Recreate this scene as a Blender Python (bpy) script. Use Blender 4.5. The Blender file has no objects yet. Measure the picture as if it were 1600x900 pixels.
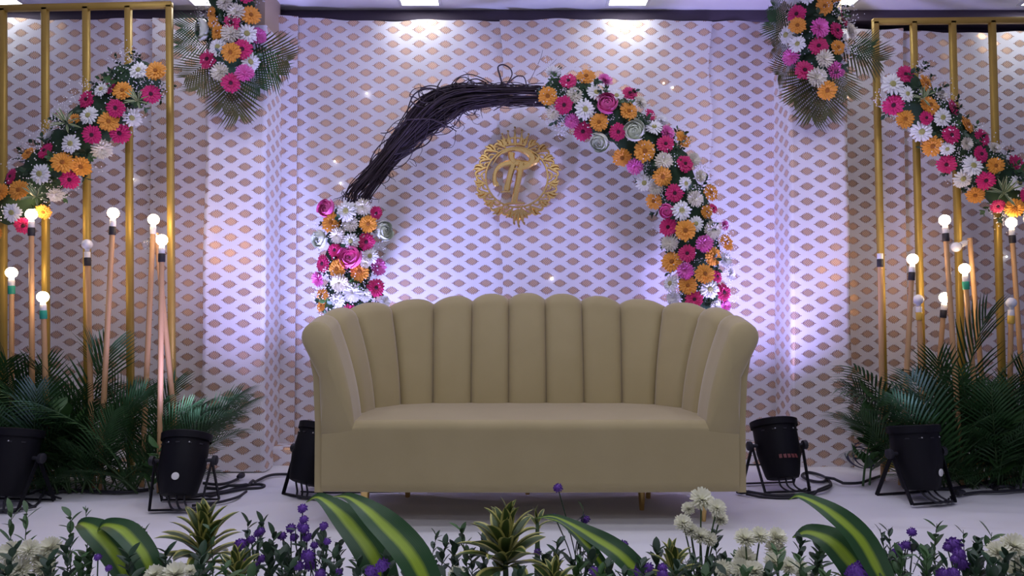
import bpy, bmesh, math, random
from mathutils import Vector, Matrix, Quaternion
from math import sin, cos, pi, sqrt, radians, atan2
random.seed(7)
sc = bpy.context.scene
COL = sc.collection

# ------------------------------------------------------------------ camera
F = 1200.0
CZ = 0.96
TILT = math.atan(37 / 1200)
cam_d = bpy.data.cameras.new('camera'); cam = bpy.data.objects.new('camera', cam_d); COL.objects.link(cam)
cam_d.sensor_width = 36; cam_d.lens = 36 * F / 1600; cam_d.clip_start = 0.05
cam.location = (0, 0, CZ); cam.rotation_euler = (pi / 2 + TILT, 0, 0)
sc.camera = cam

# ------------------------------------------------------------------ world / light / exposure
sc.view_settings.view_transform = 'Standard'
sc.view_settings.look = 'None'
sc.view_settings.gamma = 1
sc.view_settings.use_curve_mapping = False
sc.view_settings.exposure = 0.22
w = bpy.data.worlds.new('world'); sc.world = w; w.use_nodes = True
w.node_tree.nodes['Background'].inputs[0].default_value = (0.50, 0.46, 0.95, 1)
w.node_tree.nodes['Background'].inputs[1].default_value = 0.16

def area(name, loc, size, power, color, rot=(0, 0, 0), spread=pi, parent=None):
    l = bpy.data.lights.new(name, 'AREA'); l.shape = 'RECTANGLE'; l.size = size[0]; l.size_y = size[1]
    l.energy = power; l.color = color; l.spread = spread
    o = bpy.data.objects.new(name, l); COL.objects.link(o); o.location = loc; o.rotation_euler = rot
    if parent: o.parent = parent
    return o

# the hall's own ceiling lamps go on towards the audience in the same grid as the row in view
for y in (3.5, 2.14, .78, -.58):
    for x in (-1.96, -.60, .755, 2.11):
        area('ceiling_lamp_offscreen', (x, y, 2.965), (.24, .24), 4.4, (.88, .88, 1.0))

# ------------------------------------------------------------------ helpers
def P(px, py, Y):
    """point on the view ray of a photo pixel, at depth Y"""
    u = (px - 800) / F; v = (450 - py) / F
    dy = cos(TILT) - v * sin(TILT); dz = sin(TILT) + v * cos(TILT)
    t = Y / dy
    return Vector((u * t, Y, CZ + dz * t))

def PZ(px, py, z=0.0):
    """point on the view ray of a photo pixel, at height z (floor)"""
    v = (450 - py) / F
    dy = cos(TILT) - v * sin(TILT); dz = sin(TILT) + v * cos(TILT)
    t = (z - CZ) / dz
    return Vector(((px - 800) / F * t, dy * t, z))

class MB:
    def __init__(s): s.v = []; s.f = []; s.uv = []
    def vert(s, p): s.v.append(tuple(p)); return len(s.v) - 1
    def face(s, idx, uv=None): s.f.append(tuple(idx)); s.uv.append(uv)
    def grid(s, rows, uvs=None, closed=False):
        """rows: list of lists of points"""
        n = len(rows[0]); base = len(s.v)
        for r in rows:
            for p in r: s.v.append(tuple(p))
        for i in range(len(rows) - 1):
            for j in range(n if closed else n - 1):
                k = (j + 1) % n
                q = (base + i * n + j, base + i * n + k, base + (i + 1) * n + k, base + (i + 1) * n + j)
                s.face(q, [uvs[i][j], uvs[i][k], uvs[i + 1][k], uvs[i + 1][j]] if uvs else None)
        return base
    def fan(s, ring, reverse=False):
        r = list(ring)
        if reverse: r.reverse()
        s.face(r)
    def tube(s, pts, rad, n=6, caps=True):
        pts = [Vector(p) for p in pts]
        if not isinstance(rad, (list, tuple)): rad = [rad] * len(pts)
        rows = []; up = None
        for i, p in enumerate(pts):
            t = (pts[min(i + 1, len(pts) - 1)] - pts[max(i - 1, 0)])
            t = t.normalized() if t.length > 1e-9 else Vector((0, 0, 1))
            if up is None:
                up = Vector((0, 0, 1)) if abs(t.z) < .9 else Vector((1, 0, 0))
            a = (up - t * up.dot(t)); a = a.normalized() if a.length > 1e-6 else t.orthogonal().normalized()
            up = a; b = t.cross(a)
            rows.append([p + (a * cos(2 * pi * k / n) + b * sin(2 * pi * k / n)) * rad[i] for k in range(n)])
        base = s.grid(rows, closed=True)
        if caps:
            s.face([base + k for k in range(n)][::-1])
            e = base + (len(pts) - 1) * n
            s.face([e + k for k in range(n)])
    def lathe(s, prof, n=24, axis_m=None, caps=True):
        rows = [[Vector((r * cos(2 * pi * k / n), r * sin(2 * pi * k / n), z)) for k in range(n)] for r, z in prof]
        if axis_m: rows = [[axis_m @ p for p in r] for r in rows]
        base = s.grid(rows, closed=True)
        if caps:
            s.face([base + k for k in range(n)][::-1])
            e = base + (len(prof) - 1) * n
            s.face([e + k for k in range(n)])
    def box(s, lo, hi, m=None):
        x0, y0, z0 = lo; x1, y1, z1 = hi
        c = [Vector(p) for p in ((x0, y0, z0), (x1, y0, z0), (x1, y1, z0), (x0, y1, z0), (x0, y0, z1), (x1, y0, z1), (x1, y1, z1), (x0, y1, z1))]
        if m: c = [m @ p for p in c]
        b = len(s.v)
        for p in c: s.v.append(tuple(p))
        for q in ((0, 3, 2, 1), (4, 5, 6, 7), (0, 1, 5, 4), (1, 2, 6, 5), (2, 3, 7, 6), (3, 0, 4, 7)):
            s.face([b + i for i in q])
    def octa(s, c, r):
        c = Vector(c); b = len(s.v)
        for d in ((1, 0, 0), (-1, 0, 0), (0, 1, 0), (0, -1, 0), (0, 0, 1), (0, 0, -1)):
            s.v.append(tuple(c + Vector(d) * r))
        for q in ((0, 2, 4), (2, 1, 4), (1, 3, 4), (3, 0, 4), (2, 0, 5), (1, 2, 5), (3, 1, 5), (0, 3, 5)):
            s.face([b + i for i in q])
    def mesh(s, name, mat=None, smooth=True):
        me = bpy.data.meshes.new(name); me.from_pydata(s.v, [], s.f)
        if any(u is not None for u in s.uv):
            l = me.uv_layers.new(name='UVMap'); k = 0
            for fi, f in enumerate(s.f):
                u = s.uv[fi]
                for j in range(len(f)):
                    l.data[k].uv = u[j] if u else (0, 0); k += 1
        if mat: me.materials.append(mat)
        if smooth: me.polygons.foreach_set('use_smooth', [True] * len(me.polygons))
        me.update()
        return me

def link(name, data, parent=None, loc=None, rot=None, scale=None, mat4=None):
    o = bpy.data.objects.new(name, data); COL.objects.link(o)
    if parent: o.parent = parent
    if mat4 is not None: o.matrix_basis = mat4
    else:
        if loc is not None: o.location = loc
        if rot is not None: o.rotation_euler = rot
        if scale is not None: o.scale = (scale,) * 3 if isinstance(scale, (int, float)) else scale
    return o

def tag(o, label=None, cat=None, group=None, kind=None):
    if label: o['label'] = label
    if cat: o['category'] = cat
    if group: o['group'] = group
    if kind: o['kind'] = kind
    return o

def empty(name, loc=(0, 0, 0), rotz=0, **k):
    o = bpy.data.objects.new(name, None); COL.objects.link(o); o.location = loc; o.rotation_euler = (0, 0, rotz)
    o.empty_display_size = .05
    tag(o, **k); return o

def auto_smooth(me, ang=40):
    """mark edges sharper than ang as sharp"""
    bm = bmesh.new(); bm.from_mesh(me)
    for e in bm.edges:
        if len(e.link_faces) == 2 and e.calc_face_angle(0) > radians(ang): e.smooth = False
    bm.to_mesh(me); bm.free(); return me

def bevel_mesh(me, w, seg=2, ang=30):
    bm = bmesh.new(); bm.from_mesh(me)
    es = [e for e in bm.edges if len(e.link_faces) == 2 and e.calc_face_angle(0) > radians(ang)]
    bmesh.ops.bevel(bm, geom=es, offset=w, segments=seg, affect='EDGES', profile=.5)
    bm.to_mesh(me); bm.free()
    me.polygons.foreach_set('use_smooth', [True] * len(me.polygons))
    return auto_smooth(me, 50)

def smooth_path(pts, n):
    """Catmull-Rom resample to n points"""
    pts = [Vector(p) for p in pts]
    q = [pts[0] * 2 - pts[1]] + pts + [pts[-1] * 2 - pts[-2]]
    m = len(pts) - 1; out = []
    for i in range(n):
        s = i / (n - 1) * m; k = min(int(s), m - 1); t = s - k
        a, b, c, d = q[k], q[k + 1], q[k + 2], q[k + 3]
        out.append(.5 * ((2 * b) + (c - a) * t + (2 * a - 5 * b + 4 * c - d) * t * t + (3 * b - a - 3 * c + d) * t ** 3))
    return out

# ------------------------------------------------------------------ materials
class NT:
    """small wrapper to write node maths"""
    def __init__(s, name):
        s.m = bpy.data.materials.new(name); s.m.use_nodes = True; s.t = s.m.node_tree
        s.b = s.t.nodes['Principled BSDF']
    def n(s, kind, **k):
        x = s.t.nodes.new(kind)
        for a, b in k.items(): setattr(x, a, b)
        return x
    def put(s, a, sock):
        if isinstance(a, (int, float)): sock.default_value = a
        elif isinstance(a, tuple): sock.default_value = a if len(a) == len(sock.default_value) else a + (1,)
        else: s.t.links.new(a, sock)
    def ma(s, op, a, b=None, c=None):
        x = s.n('ShaderNodeMath', operation=op)
        for i, q in enumerate((a, b, c)):
            if q is not None: s.put(q, x.inputs[i])
        return x.outputs[0]
    def mix(s, f, a, b, blend='MIX'):
        x = s.n('ShaderNodeMix', data_type='RGBA', blend_type=blend)
        s.put(f, x.inputs[0]); s.put(a, x.inputs[6]); s.put(b, x.inputs[7]); return x.outputs[2]
    def noise(s, scale, detail=3, vec=None, out=0):
        x = s.n('ShaderNodeTexNoise'); x.inputs['Scale'].default_value = scale; x.inputs['Detail'].default_value = detail
        if vec is not None: s.t.links.new(vec, x.inputs['Vector'])
        return x.outputs[out]
    def bump(s, h, strength=.3, dist=.01):
        x = s.n('ShaderNodeBump'); x.inputs['Strength'].default_value = strength; x.inputs['Distance'].default_value = dist
        s.t.links.new(h, x.inputs['Height']); s.t.links.new(x.outputs[0], s.b.inputs['Normal'])
    def set(s, **k):
        names = dict(color='Base Color', rough='Roughness', metal='Metallic', spec='Specular IOR Level', sheen='Sheen Weight',
                     sheen_rough='Sheen Roughness', sheen_tint='Sheen Tint', trans='Transmission Weight', emit='Emission Color', emits='Emission Strength', sub='Subsurface Weight',
                     alpha='Alpha', coat='Coat Weight', ior='IOR')
        for a, b in k.items(): s.put(b, s.b.inputs[names[a]])
        return s.m
    def objc(s): return s.n('ShaderNodeTexCoord').outputs['Object']
    def uv(s):
        x = s.n('ShaderNodeSeparateXYZ'); s.t.links.new(s.n('ShaderNodeTexCoord').outputs['UV'], x.inputs[0]); return x.outputs[0], x.outputs[1]
    def rnd(s): return s.n('ShaderNodeObjectInfo').outputs['Random']

def plain(name, color, rough=.5, metal=0, var=0.0, **k):
    t = NT(name)
    if var:
        c2 = tuple(min(1, x * (1 + var)) for x in color); c1 = tuple(x * (1 - var) for x in color)
        f = t.ma('ADD', t.ma('MULTIPLY', t.noise(9, 3, t.objc()), .5), t.ma('MULTIPLY', t.rnd(), .5))
        color = t.mix(f, c1, c2)
    return t.set(color=color, rough=rough, metal=metal, **k)

def fabric_brocade():
    t = NT('brocade_fabric')
    u, v = t.uv()
    Px, Qy = .1745, .0955
    def lattice(off):
        a = t.ma('SUBTRACT', t.ma('FRACT', t.ma('ADD', t.ma('DIVIDE', u, Px), off)), .5)
        b = t.ma('SUBTRACT', t.ma('FRACT', t.ma('ADD', t.ma('DIVIDE', v, Qy), off)), .5)
        x = t.ma('DIVIDE', t.ma('MULTIPLY', a, Px), .037); y = t.ma('DIVIDE', t.ma('MULTIPLY', b, Qy), .0245)
        ax = t.ma('ABSOLUTE', x); ay = t.ma('ABSOLUTE', y)
        th = t.ma('ARCTAN2', y, x)
        rays = t.ma('MULTIPLY', t.ma('COSINE', t.ma('MULTIPLY', th, 18.0)), t.ma('MULTIPLY', t.ma('MINIMUM', ay, .8), .36))
        d = t.ma('SUBTRACT', t.ma('SUBTRACT', 1.0, t.ma('POWER', ax, 1.2)), t.ma('POWER', ay, 1.6))
        dd = t.ma('ADD', d, rays)
        body = t.ma('GREATER_THAN', dd, 0.0)
        # thin pointed tips
        tip = t.ma('MULTIPLY', t.ma('LESS_THAN', ay, .09), t.ma('LESS_THAN', ax, 1.25))
        mask = t.ma('MAXIMUM', body, tip)
        # open veins between the feathered rays
        rad = t.ma('SQRT', t.ma('ADD', t.ma('MULTIPLY', x, x), t.ma('MULTIPLY', y, y)))
        vein = t.ma('GREATER_THAN', t.ma('MULTIPLY', t.ma('COSINE', t.ma('MULTIPLY', x, 17.0)), t.ma('COSINE', t.ma('MULTIPLY', y, 10.0))), .12)
        inner = t.ma('MULTIPLY', vein, t.ma('GREATER_THAN', d, .16))
        rim = t.ma('LESS_THAN', dd, .30)
        return mask, inner, rim
    m1, i1, r1 = lattice(0.0); m2, i2, r2 = lattice(.5)
    mask = t.ma('MAXIMUM', m1, m2)
    hole = t.ma('MAXIMUM', t.ma('MULTIPLY', m1, i1), t.ma('MULTIPLY', m2, i2))
    rim = t.ma('MAXIMUM', t.ma('MULTIPLY', m1, r1), t.ma('MULTIPLY', m2, r2))
    foil = t.ma('MULTIPLY', mask, t.ma('SUBTRACT', 1.0, t.ma('MULTIPLY', hole, .55)))
    base = t.mix(t.noise(3, 2, t.objc()), (.68, .66, .69), (.74, .72, .75))
    gold = t.mix(rim, (.66, .39, .21), (.40, .22, .14))
    col = t.mix(foil, base, gold)
    t.bump(t.noise(240, 2, t.objc()), .06, .002)
    return t.set(color=col, metal=t.ma('MULTIPLY', foil, .72), rough=t.ma('ADD', .46, t.ma('MULTIPLY', foil, -.08)), sheen=.15, spec=.35)

def floor_cloth():
    t = NT('white_stage_cloth')
    n = t.noise(2.2, 4, t.objc()); n2 = t.noise(160, 2, t.objc())
    t.bump(t.ma('ADD', t.ma('MULTIPLY', n, 1.0), t.ma('MULTIPLY', n2, .02)), .35, .02)
    return t.set(color=t.mix(n, (.66, .66, .67), (.78, .78, .79)), rough=.85, sheen=.1)

def velvet():
    t = NT('beige_velvet')
    n = t.noise(5, 5, t.objc()); f = t.noise(400, 2, t.objc())
    t.bump(f, .12, .002)
    return t.set(color=t.mix(n, (.385, .320, .158), (.455, .380, .198)), rough=.8, sheen=.5, sheen_rough=.4, sheen_tint=(.90, .86, .92), spec=.2)

def gold_paint():
    t = NT('gold_painted_steel')
    n = t.noise(7, 4, t.objc())
    return t.set(color=t.mix(n, (.40, .26, .045), (.54, .37, .075)), metal=.4, rough=.45)

def wood_stick():
    t = NT('bare_wood_stick')
    mp = t.n('ShaderNodeMapping'); mp.inputs['Scale'].default_value = (30, 30, 2); t.t.links.new(t.objc(), mp.inputs[0])
    return t.set(color=t.mix(t.noise(1.2, 4, mp.outputs[0]), (.46, .25, .10), (.62, .38, .18)), rough=.55)

def striped_leaf(name, mid, edge, halfw, soft, rough=.4):
    """u runs across the leaf 0..1, v along it"""
    t = NT(name)
    u, v = t.uv()
    d = t.ma('ABSOLUTE', t.ma('SUBTRACT', u, .5))
    d = t.ma('ADD', d, t.ma('MULTIPLY', t.ma('SUBTRACT', t.noise(14, 3, t.objc()), .5), .06))
    mr = t.n('ShaderNodeMapRange'); t.put(d, mr.inputs[0]); mr.inputs[1].default_value = halfw - soft; mr.inputs[2].default_value = halfw + soft
    streak = t.ma('MULTIPLY', t.ma('SINE', t.ma('MULTIPLY', u, 130)), .06)
    f = t.ma('ADD', mr.outputs[0], streak)
    f = t.ma('MINIMUM', t.ma('MAXIMUM', f, 0.0), 1.0)
    return t.set(color=t.mix(f, mid, edge), rough=rough, spec=.4)

M = {}
M['brocade'] = fabric_brocade()
M['cloth'] = floor_cloth()
M['velvet'] = velvet()
M['gold_paint'] = gold_paint()
M['wood'] = wood_stick()
M['gold_mirror'] = plain('gold_mirror_acrylic', (.80, .56, .20), .22, .88)
M['brass'] = plain('brass_leg', (.75, .52, .20), .22, 1.0)
M['ceiling'] = plain('white_ceiling', (.90, .90, .90), .7, var=.03)
M['wall'] = plain('dark_plum_wall', (.085, .065, .095), .8, var=.15)
M['column'] = plain('beige_column', (.50, .38, .28), .7, var=.08)
M['black'] = plain('black_metal', (.005, .005, .008), .55, var=.2, spec=.2)
M['black_soft'] = plain('black_rubber', (.014, .014, .02), .55)
M['sticker'] = plain('white_sticker', (.75, .75, .72), .5)
M['red_print'] = plain('red_print', (.14, .03, .03), .6)
M['steel'] = plain('steel_screw', (.6, .6, .65), .3, 1.0)
M['lens'] = plain('led_lens', (.5, .5, .7), .1, emit=(.45, .42, 1.0), emits=1.2)
M['diffuser'] = plain('lamp_diffuser', (.9, .9, .9), .5, emit=(.93, .97, 1.0), emits=11.0)
M['lamp_frame'] = plain('lamp_frame', (.7, .7, .72), .5)
M['bulb_on'] = plain('lit_bulb', (1, .95, .85), .4, emit=(1.0, .70, .40), emits=24.0)
M['bulb_off'] = plain('frosted_bulb', (.66, .68, .76), .25, spec=.6)
M['bulb_clear'] = plain('clear_bulb', (.7, .72, .78), .05, trans=.85)
M['bulb_neck'] = plain('white_bulb_neck', (.72, .70, .70), .4)
M['tape_black'] = plain('black_tape', (.02, .018, .022), .5)
M['tape_green'] = plain('green_tape', (.02, .30, .19), .45)
M['tape_yellow'] = plain('yellow_tape', (.62, .40, .06), .5)
M['fairy'] = plain('fairy_bulb', (1, 1, 1), .4, emit=(1, .92, .8), emits=14)
M['vine'] = plain('dark_twig', (.034, .020, .030), .75, var=.5)
M['foam'] = plain('dark_foliage_core', (.022, .058, .024), .9, var=.3)
M['leaf_dark'] = plain('dark_green_leaf', (.022, .058, .024), .45, var=.4)
M['leaf_mid'] = plain('mid_green_leaf', (.045, .115, .030), .45, var=.4)
M['palm'] = plain('palm_green', (.034, .098, .028), .5, var=.6)
M['palm_olive'] = plain('olive_palm', (.085, .090, .022), .5, var=.5)
M['stem'] = plain('green_stem', (.05, .10, .03), .6, var=.3)
M['breath'] = plain('white_tiny_blossom', (.85, .84, .88), .7)
def petal(name, c, var=.18, sub=0.0):
    return plain(name, c, .55, var=var, sheen=.1)
M['magenta'] = petal('magenta_petal', (.60, .012, .14))
M['orange'] = petal('orange_petal', (.80, .33, .035))
M['white'] = petal('white_petal', (.84, .84, .84), .06)
M['cream'] = petal('cream_petal', (.82, .78, .66), .10)
M['pink'] = petal('pink_petal', (.80, .17, .52))
M['rose_pink'] = petal('pink_rose_petal', (.82, .13, .42))
M['rose_white'] = petal('greenish_white_rose_petal', (.74, .80, .66), .06)
M['ivory'] = petal('ivory_pompon_petal', (.90, .90, .70), .05)
M['purple'] = petal('purple_floret', (.16, .055, .36), .3)
M['ctr_dark'] = plain('dark_flower_centre', (.05, .008, .02), .9)
M['ctr_brown'] = plain('orange_brown_centre', (.32, .11, .015), .9)
M['ctr_olive'] = plain('olive_flower_centre', (.38, .36, .13), .9)
M['big_leaf'] = striped_leaf('lime_banded_leaf', (.27, .40, .025), (.018, .070, .020), .14, .06)
M['india_leaf'] = striped_leaf('yellow_edged_leaf', (.045, .085, .018), (.52, .50, .14), .33, .05)
M['spider_leaf'] = striped_leaf('white_edged_leaf', (.06, .13, .04), (.60, .62, .36), .30, .06)

# ------------------------------------------------------------------ the setting
def Yb(x): return 5.05 + .030 * x          # depth of the draped back plane
CEIL = 2.98

m = MB()      # stage floor cloth with soft wrinkles
rows = []
NX, NY = 150, 200
def wr(x, y):
    z = .0035 * sin(9 * y + 2.2 * sin(1.3 * x) + .8 * x) + .003 * sin(17 * y - 3.1 * x + 2 * sin(2.1 * x + y))
    z += .002 * sin(31 * y + 4 * sin(2.7 * x))
    z += .007 * max(0, sin(5.3 * y + 1.4 * sin(.9 * x) + .5 * x)) ** 14 + .006 * max(0, sin(8.1 * y - .9 * x + 1.2 * sin(1.7 * x + 1))) ** 16
    return z * 1.2 - .010
for j in range(NY + 1):
    y = -.4 + 5.6 * j / NY
    rows.append([(-4.2 + 8.4 * i / NX, y, wr(-4.2 + 8.4 * i / NX, y)) for i in range(NX + 1)])
m.grid(rows)
fl = link('floor', m.mesh('floor', M['cloth'])); tag(fl, 'white wrinkled cloth covering the stage floor', kind='structure')

m = MB(); m.box((-4.2, -1.8, CEIL), (4.2, 5.32, CEIL + .1))
tag(link('ceiling', m.mesh('ceiling', M['ceiling'], False)), 'white hall ceiling above the stage', kind='structure')
m = MB(); m.box((-4.2, 5.24, -.02), (4.2, 5.34, CEIL + .05))
tag(link('wall_back', m.mesh('wall_back', M['wall'], False)), 'dark plum wall strip above the patterned drapes', kind='structure')
m = MB(); m.box((-4.2, 5.08, 2.905), (4.2, 5.26, CEIL - .001))
tag(link('trim_1', bevel_mesh(m.mesh('trim_1', M['wall'], False), .006)), 'dark cornice rail between drapes and ceiling', kind='structure')

# ceiling lamps, evenly spaced along the back
lamp_x = [-3.32, -1.96, -.60, .755, 2.11, 3.46]
for x in lamp_x:
    t = empty('ceiling_lamp', (x, 4.86, CEIL), label='square recessed ceiling lamp above the patterned backdrop', cat='lamp', group='recessed ceiling lamps above the backdrop')
    m = MB()
    for a in ((-.14, -.14, .14, -.12), (-.14, .12, .14, .14), (-.14, -.12, -.12, .12), (.12, -.12, .14, .12)):
        m.box((a[0], a[1], -.012), (a[2], a[3], .002))
    link('frame', m.mesh('lamp_frame', M['lamp_frame'], False), t)
    m = MB(); m.box((-.12, -.12, -.006), (.12, .12, .002))
    link('diffuser', m.mesh('lamp_diffuser', M['diffuser'], False), t)

# ------------------------------------------------------------------ draped fabric
def drape(name, x0, x1, z0, z1, off, label, seed, amp=.006, top_wave=.012, uoff=0.0, edge=0.0):
    """one hanging width of brocade, slightly wavy; uv in metres"""
    r = random.Random(seed); ph = [r.uniform(0, 6) for _ in range(6)]
    n = max(6, int((x1 - x0) / .03)); k = 60
    rows = []; uvs = []
    for j in range(k + 1):
        tz = j / k; row = []; uvr = []
        for i in range(n + 1):
            tx = i / n; x = x0 + (x1 - x0) * tx
            ztop = z1 + top_wave * (sin(3.1 * x + ph[0]) * .6 + .4 * sin(7.3 * x + ph[1]))
            z = z0 + (ztop - z0) * tz
            xx = x + edge * sin(z * 9 + ph[2]) * (tx ** 6 - (1 - tx) ** 6)
            d = amp * (sin(5.5 * x + ph[3] + .4 * sin(2 * z)) + .5 * sin(13 * x + ph[4] + .8 * z))
            d += .010 * max(0, tz - .9) * 10 * sin(19 * x + 9 * z + ph[5])
            row.append((xx, Yb(x) - off + d, z)); uvr.append((x + uoff, z))
        rows.append(row); uvs.append(uvr)
    m = MB(); m.grid(rows, uvs)
    o = link(name, m.mesh(name, M['brocade'])); tag(o, label, 'drape', 'brocade drapes of the stage backdrop'); return o

drape('backdrop_drape', -1.56, -.04, .114, 2.885, .02, 'white and gold brocade drape behind the twig side of the arch', 1, edge=.01)
drape('backdrop_drape', -.07, 1.32, .114, 2.89, .035, 'white and gold brocade drape behind the monogram and flowered arch', 2, uoff=.037, edge=.012)
drape('backdrop_drape', 1.28, 1.82, .114, 2.90, .012, 'narrow white and gold brocade drape next to pillar on flowered side of arch', 3, uoff=.02)
drape('backdrop_drape', -4.1, -2.30, .0, 2.87, .015, 'white and gold brocade drape behind gold frame on twig side of arch', 4, uoff=.05)
drape('backdrop_drape', -2.34, -1.82, .0, 2.87, .03, 'narrow white and gold brocade drape next to pillar on twig side of arch', 5, amp=.009)
drape('backdrop_drape', 2.05, 2.62, .0, 2.86, .03, 'narrow white and gold brocade drape between pillar and gold frame on flowered side', 6, amp=.009)
drape('backdrop_drape', 2.58, 4.15, .0, 2.85, .015, 'white and gold brocade drape behind gold frame on flowered side of arch', 7, uoff=.06)
# narrow folded strip beside the twig-side pillar
drape('backdrop_drape', -1.54, -1.40, .114, 2.89, .042, 'narrow folded brocade strip hanging beside the pillar on twig side', 8, uoff=.11, amp=.004)

# low brocade-covered plinth at the foot of the centre drapes
m = MB()
rows = []; uvs = []
for (yo, z) in ((-.19, -.006), (-.19, .10), (-.178, .113), (.0, .115)):
    rows.append([(x, Yb(x) + yo, z + (.004 * sin(11 * x) if z > .09 else 0)) for x in [-1.5 + 3.24 * i / 60 for i in range(61)]])
    uvs.append([(x, z - yo) for x in [-1.5 + 3.24 * i / 60 for i in range(61)]])
m.grid(rows, uvs)
tag(link('plinth', m.mesh('plinth', M['brocade'])), 'low brocade covered plinth along the foot of the centre drapes', 'plinth')

def pillar(x0, x1, yf, side_label):
    t = empty('pillar', ((x0 + x1) / 2, yf + .15, 0), label='square pillar wrapped in white and gold brocade on the ' + side_label + ' side of the arch', cat='pillar', group='brocade pillars')
    ox, oy = t.location.x, t.location.y
    yb = max(Yb(x0), Yb(x1)) - .01
    path = []
    for i in range(11): path.append((x0, yb + (yf - yb) * i / 10))
    for i in range(1, 15): path.append((x0 + (x1 - x0) * i / 14, yf))
    for i in range(1, 11): path.append((x1, yf + (yb - yf) * i / 10))
    s = 0; arc = [0]
    for a, b in zip(path, path[1:]): s += math.hypot(b[0] - a[0], b[1] - a[1]); arc.append(s)
    rows = []; uvs = []
    for j in range(41):
        z = 2.72 * j / 40 - .004; row = []; uvr = []
        for (x, y), a in zip(path, arc):
            fl_ = .012 * (1 - j / 40) ** 3
            xx = x + .003 * sin(6 * z + 9 * a) + fl_ * (1 if x > ox else -1) * (abs(x - ox) / (x1 - x0) * 2)
            yy = y + .004 * sin(5 * z + 14 * a) - fl_ * .5
            row.append((xx - ox, yy - oy, z)); uvr.append((a + .03, z + .02))
        rows.append(row); uvs.append(uvr)
    m = MB(); m.grid(rows, uvs); link('brocade_wrap', m.mesh('brocade_wrap', M['brocade']), t)
    m = MB(); m.box((x0 + .02 - ox, yf + .02 - oy, -.004), (x1 - .02 - ox, yb - oy, CEIL + .002))
    link('column_core', m.mesh('column_core', M['column'], False), t)
    return t
pillar(-1.872, -1.503, 4.66, 'twig')
pillar(1.748, 2.112, 4.80, 'flowered')

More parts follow.
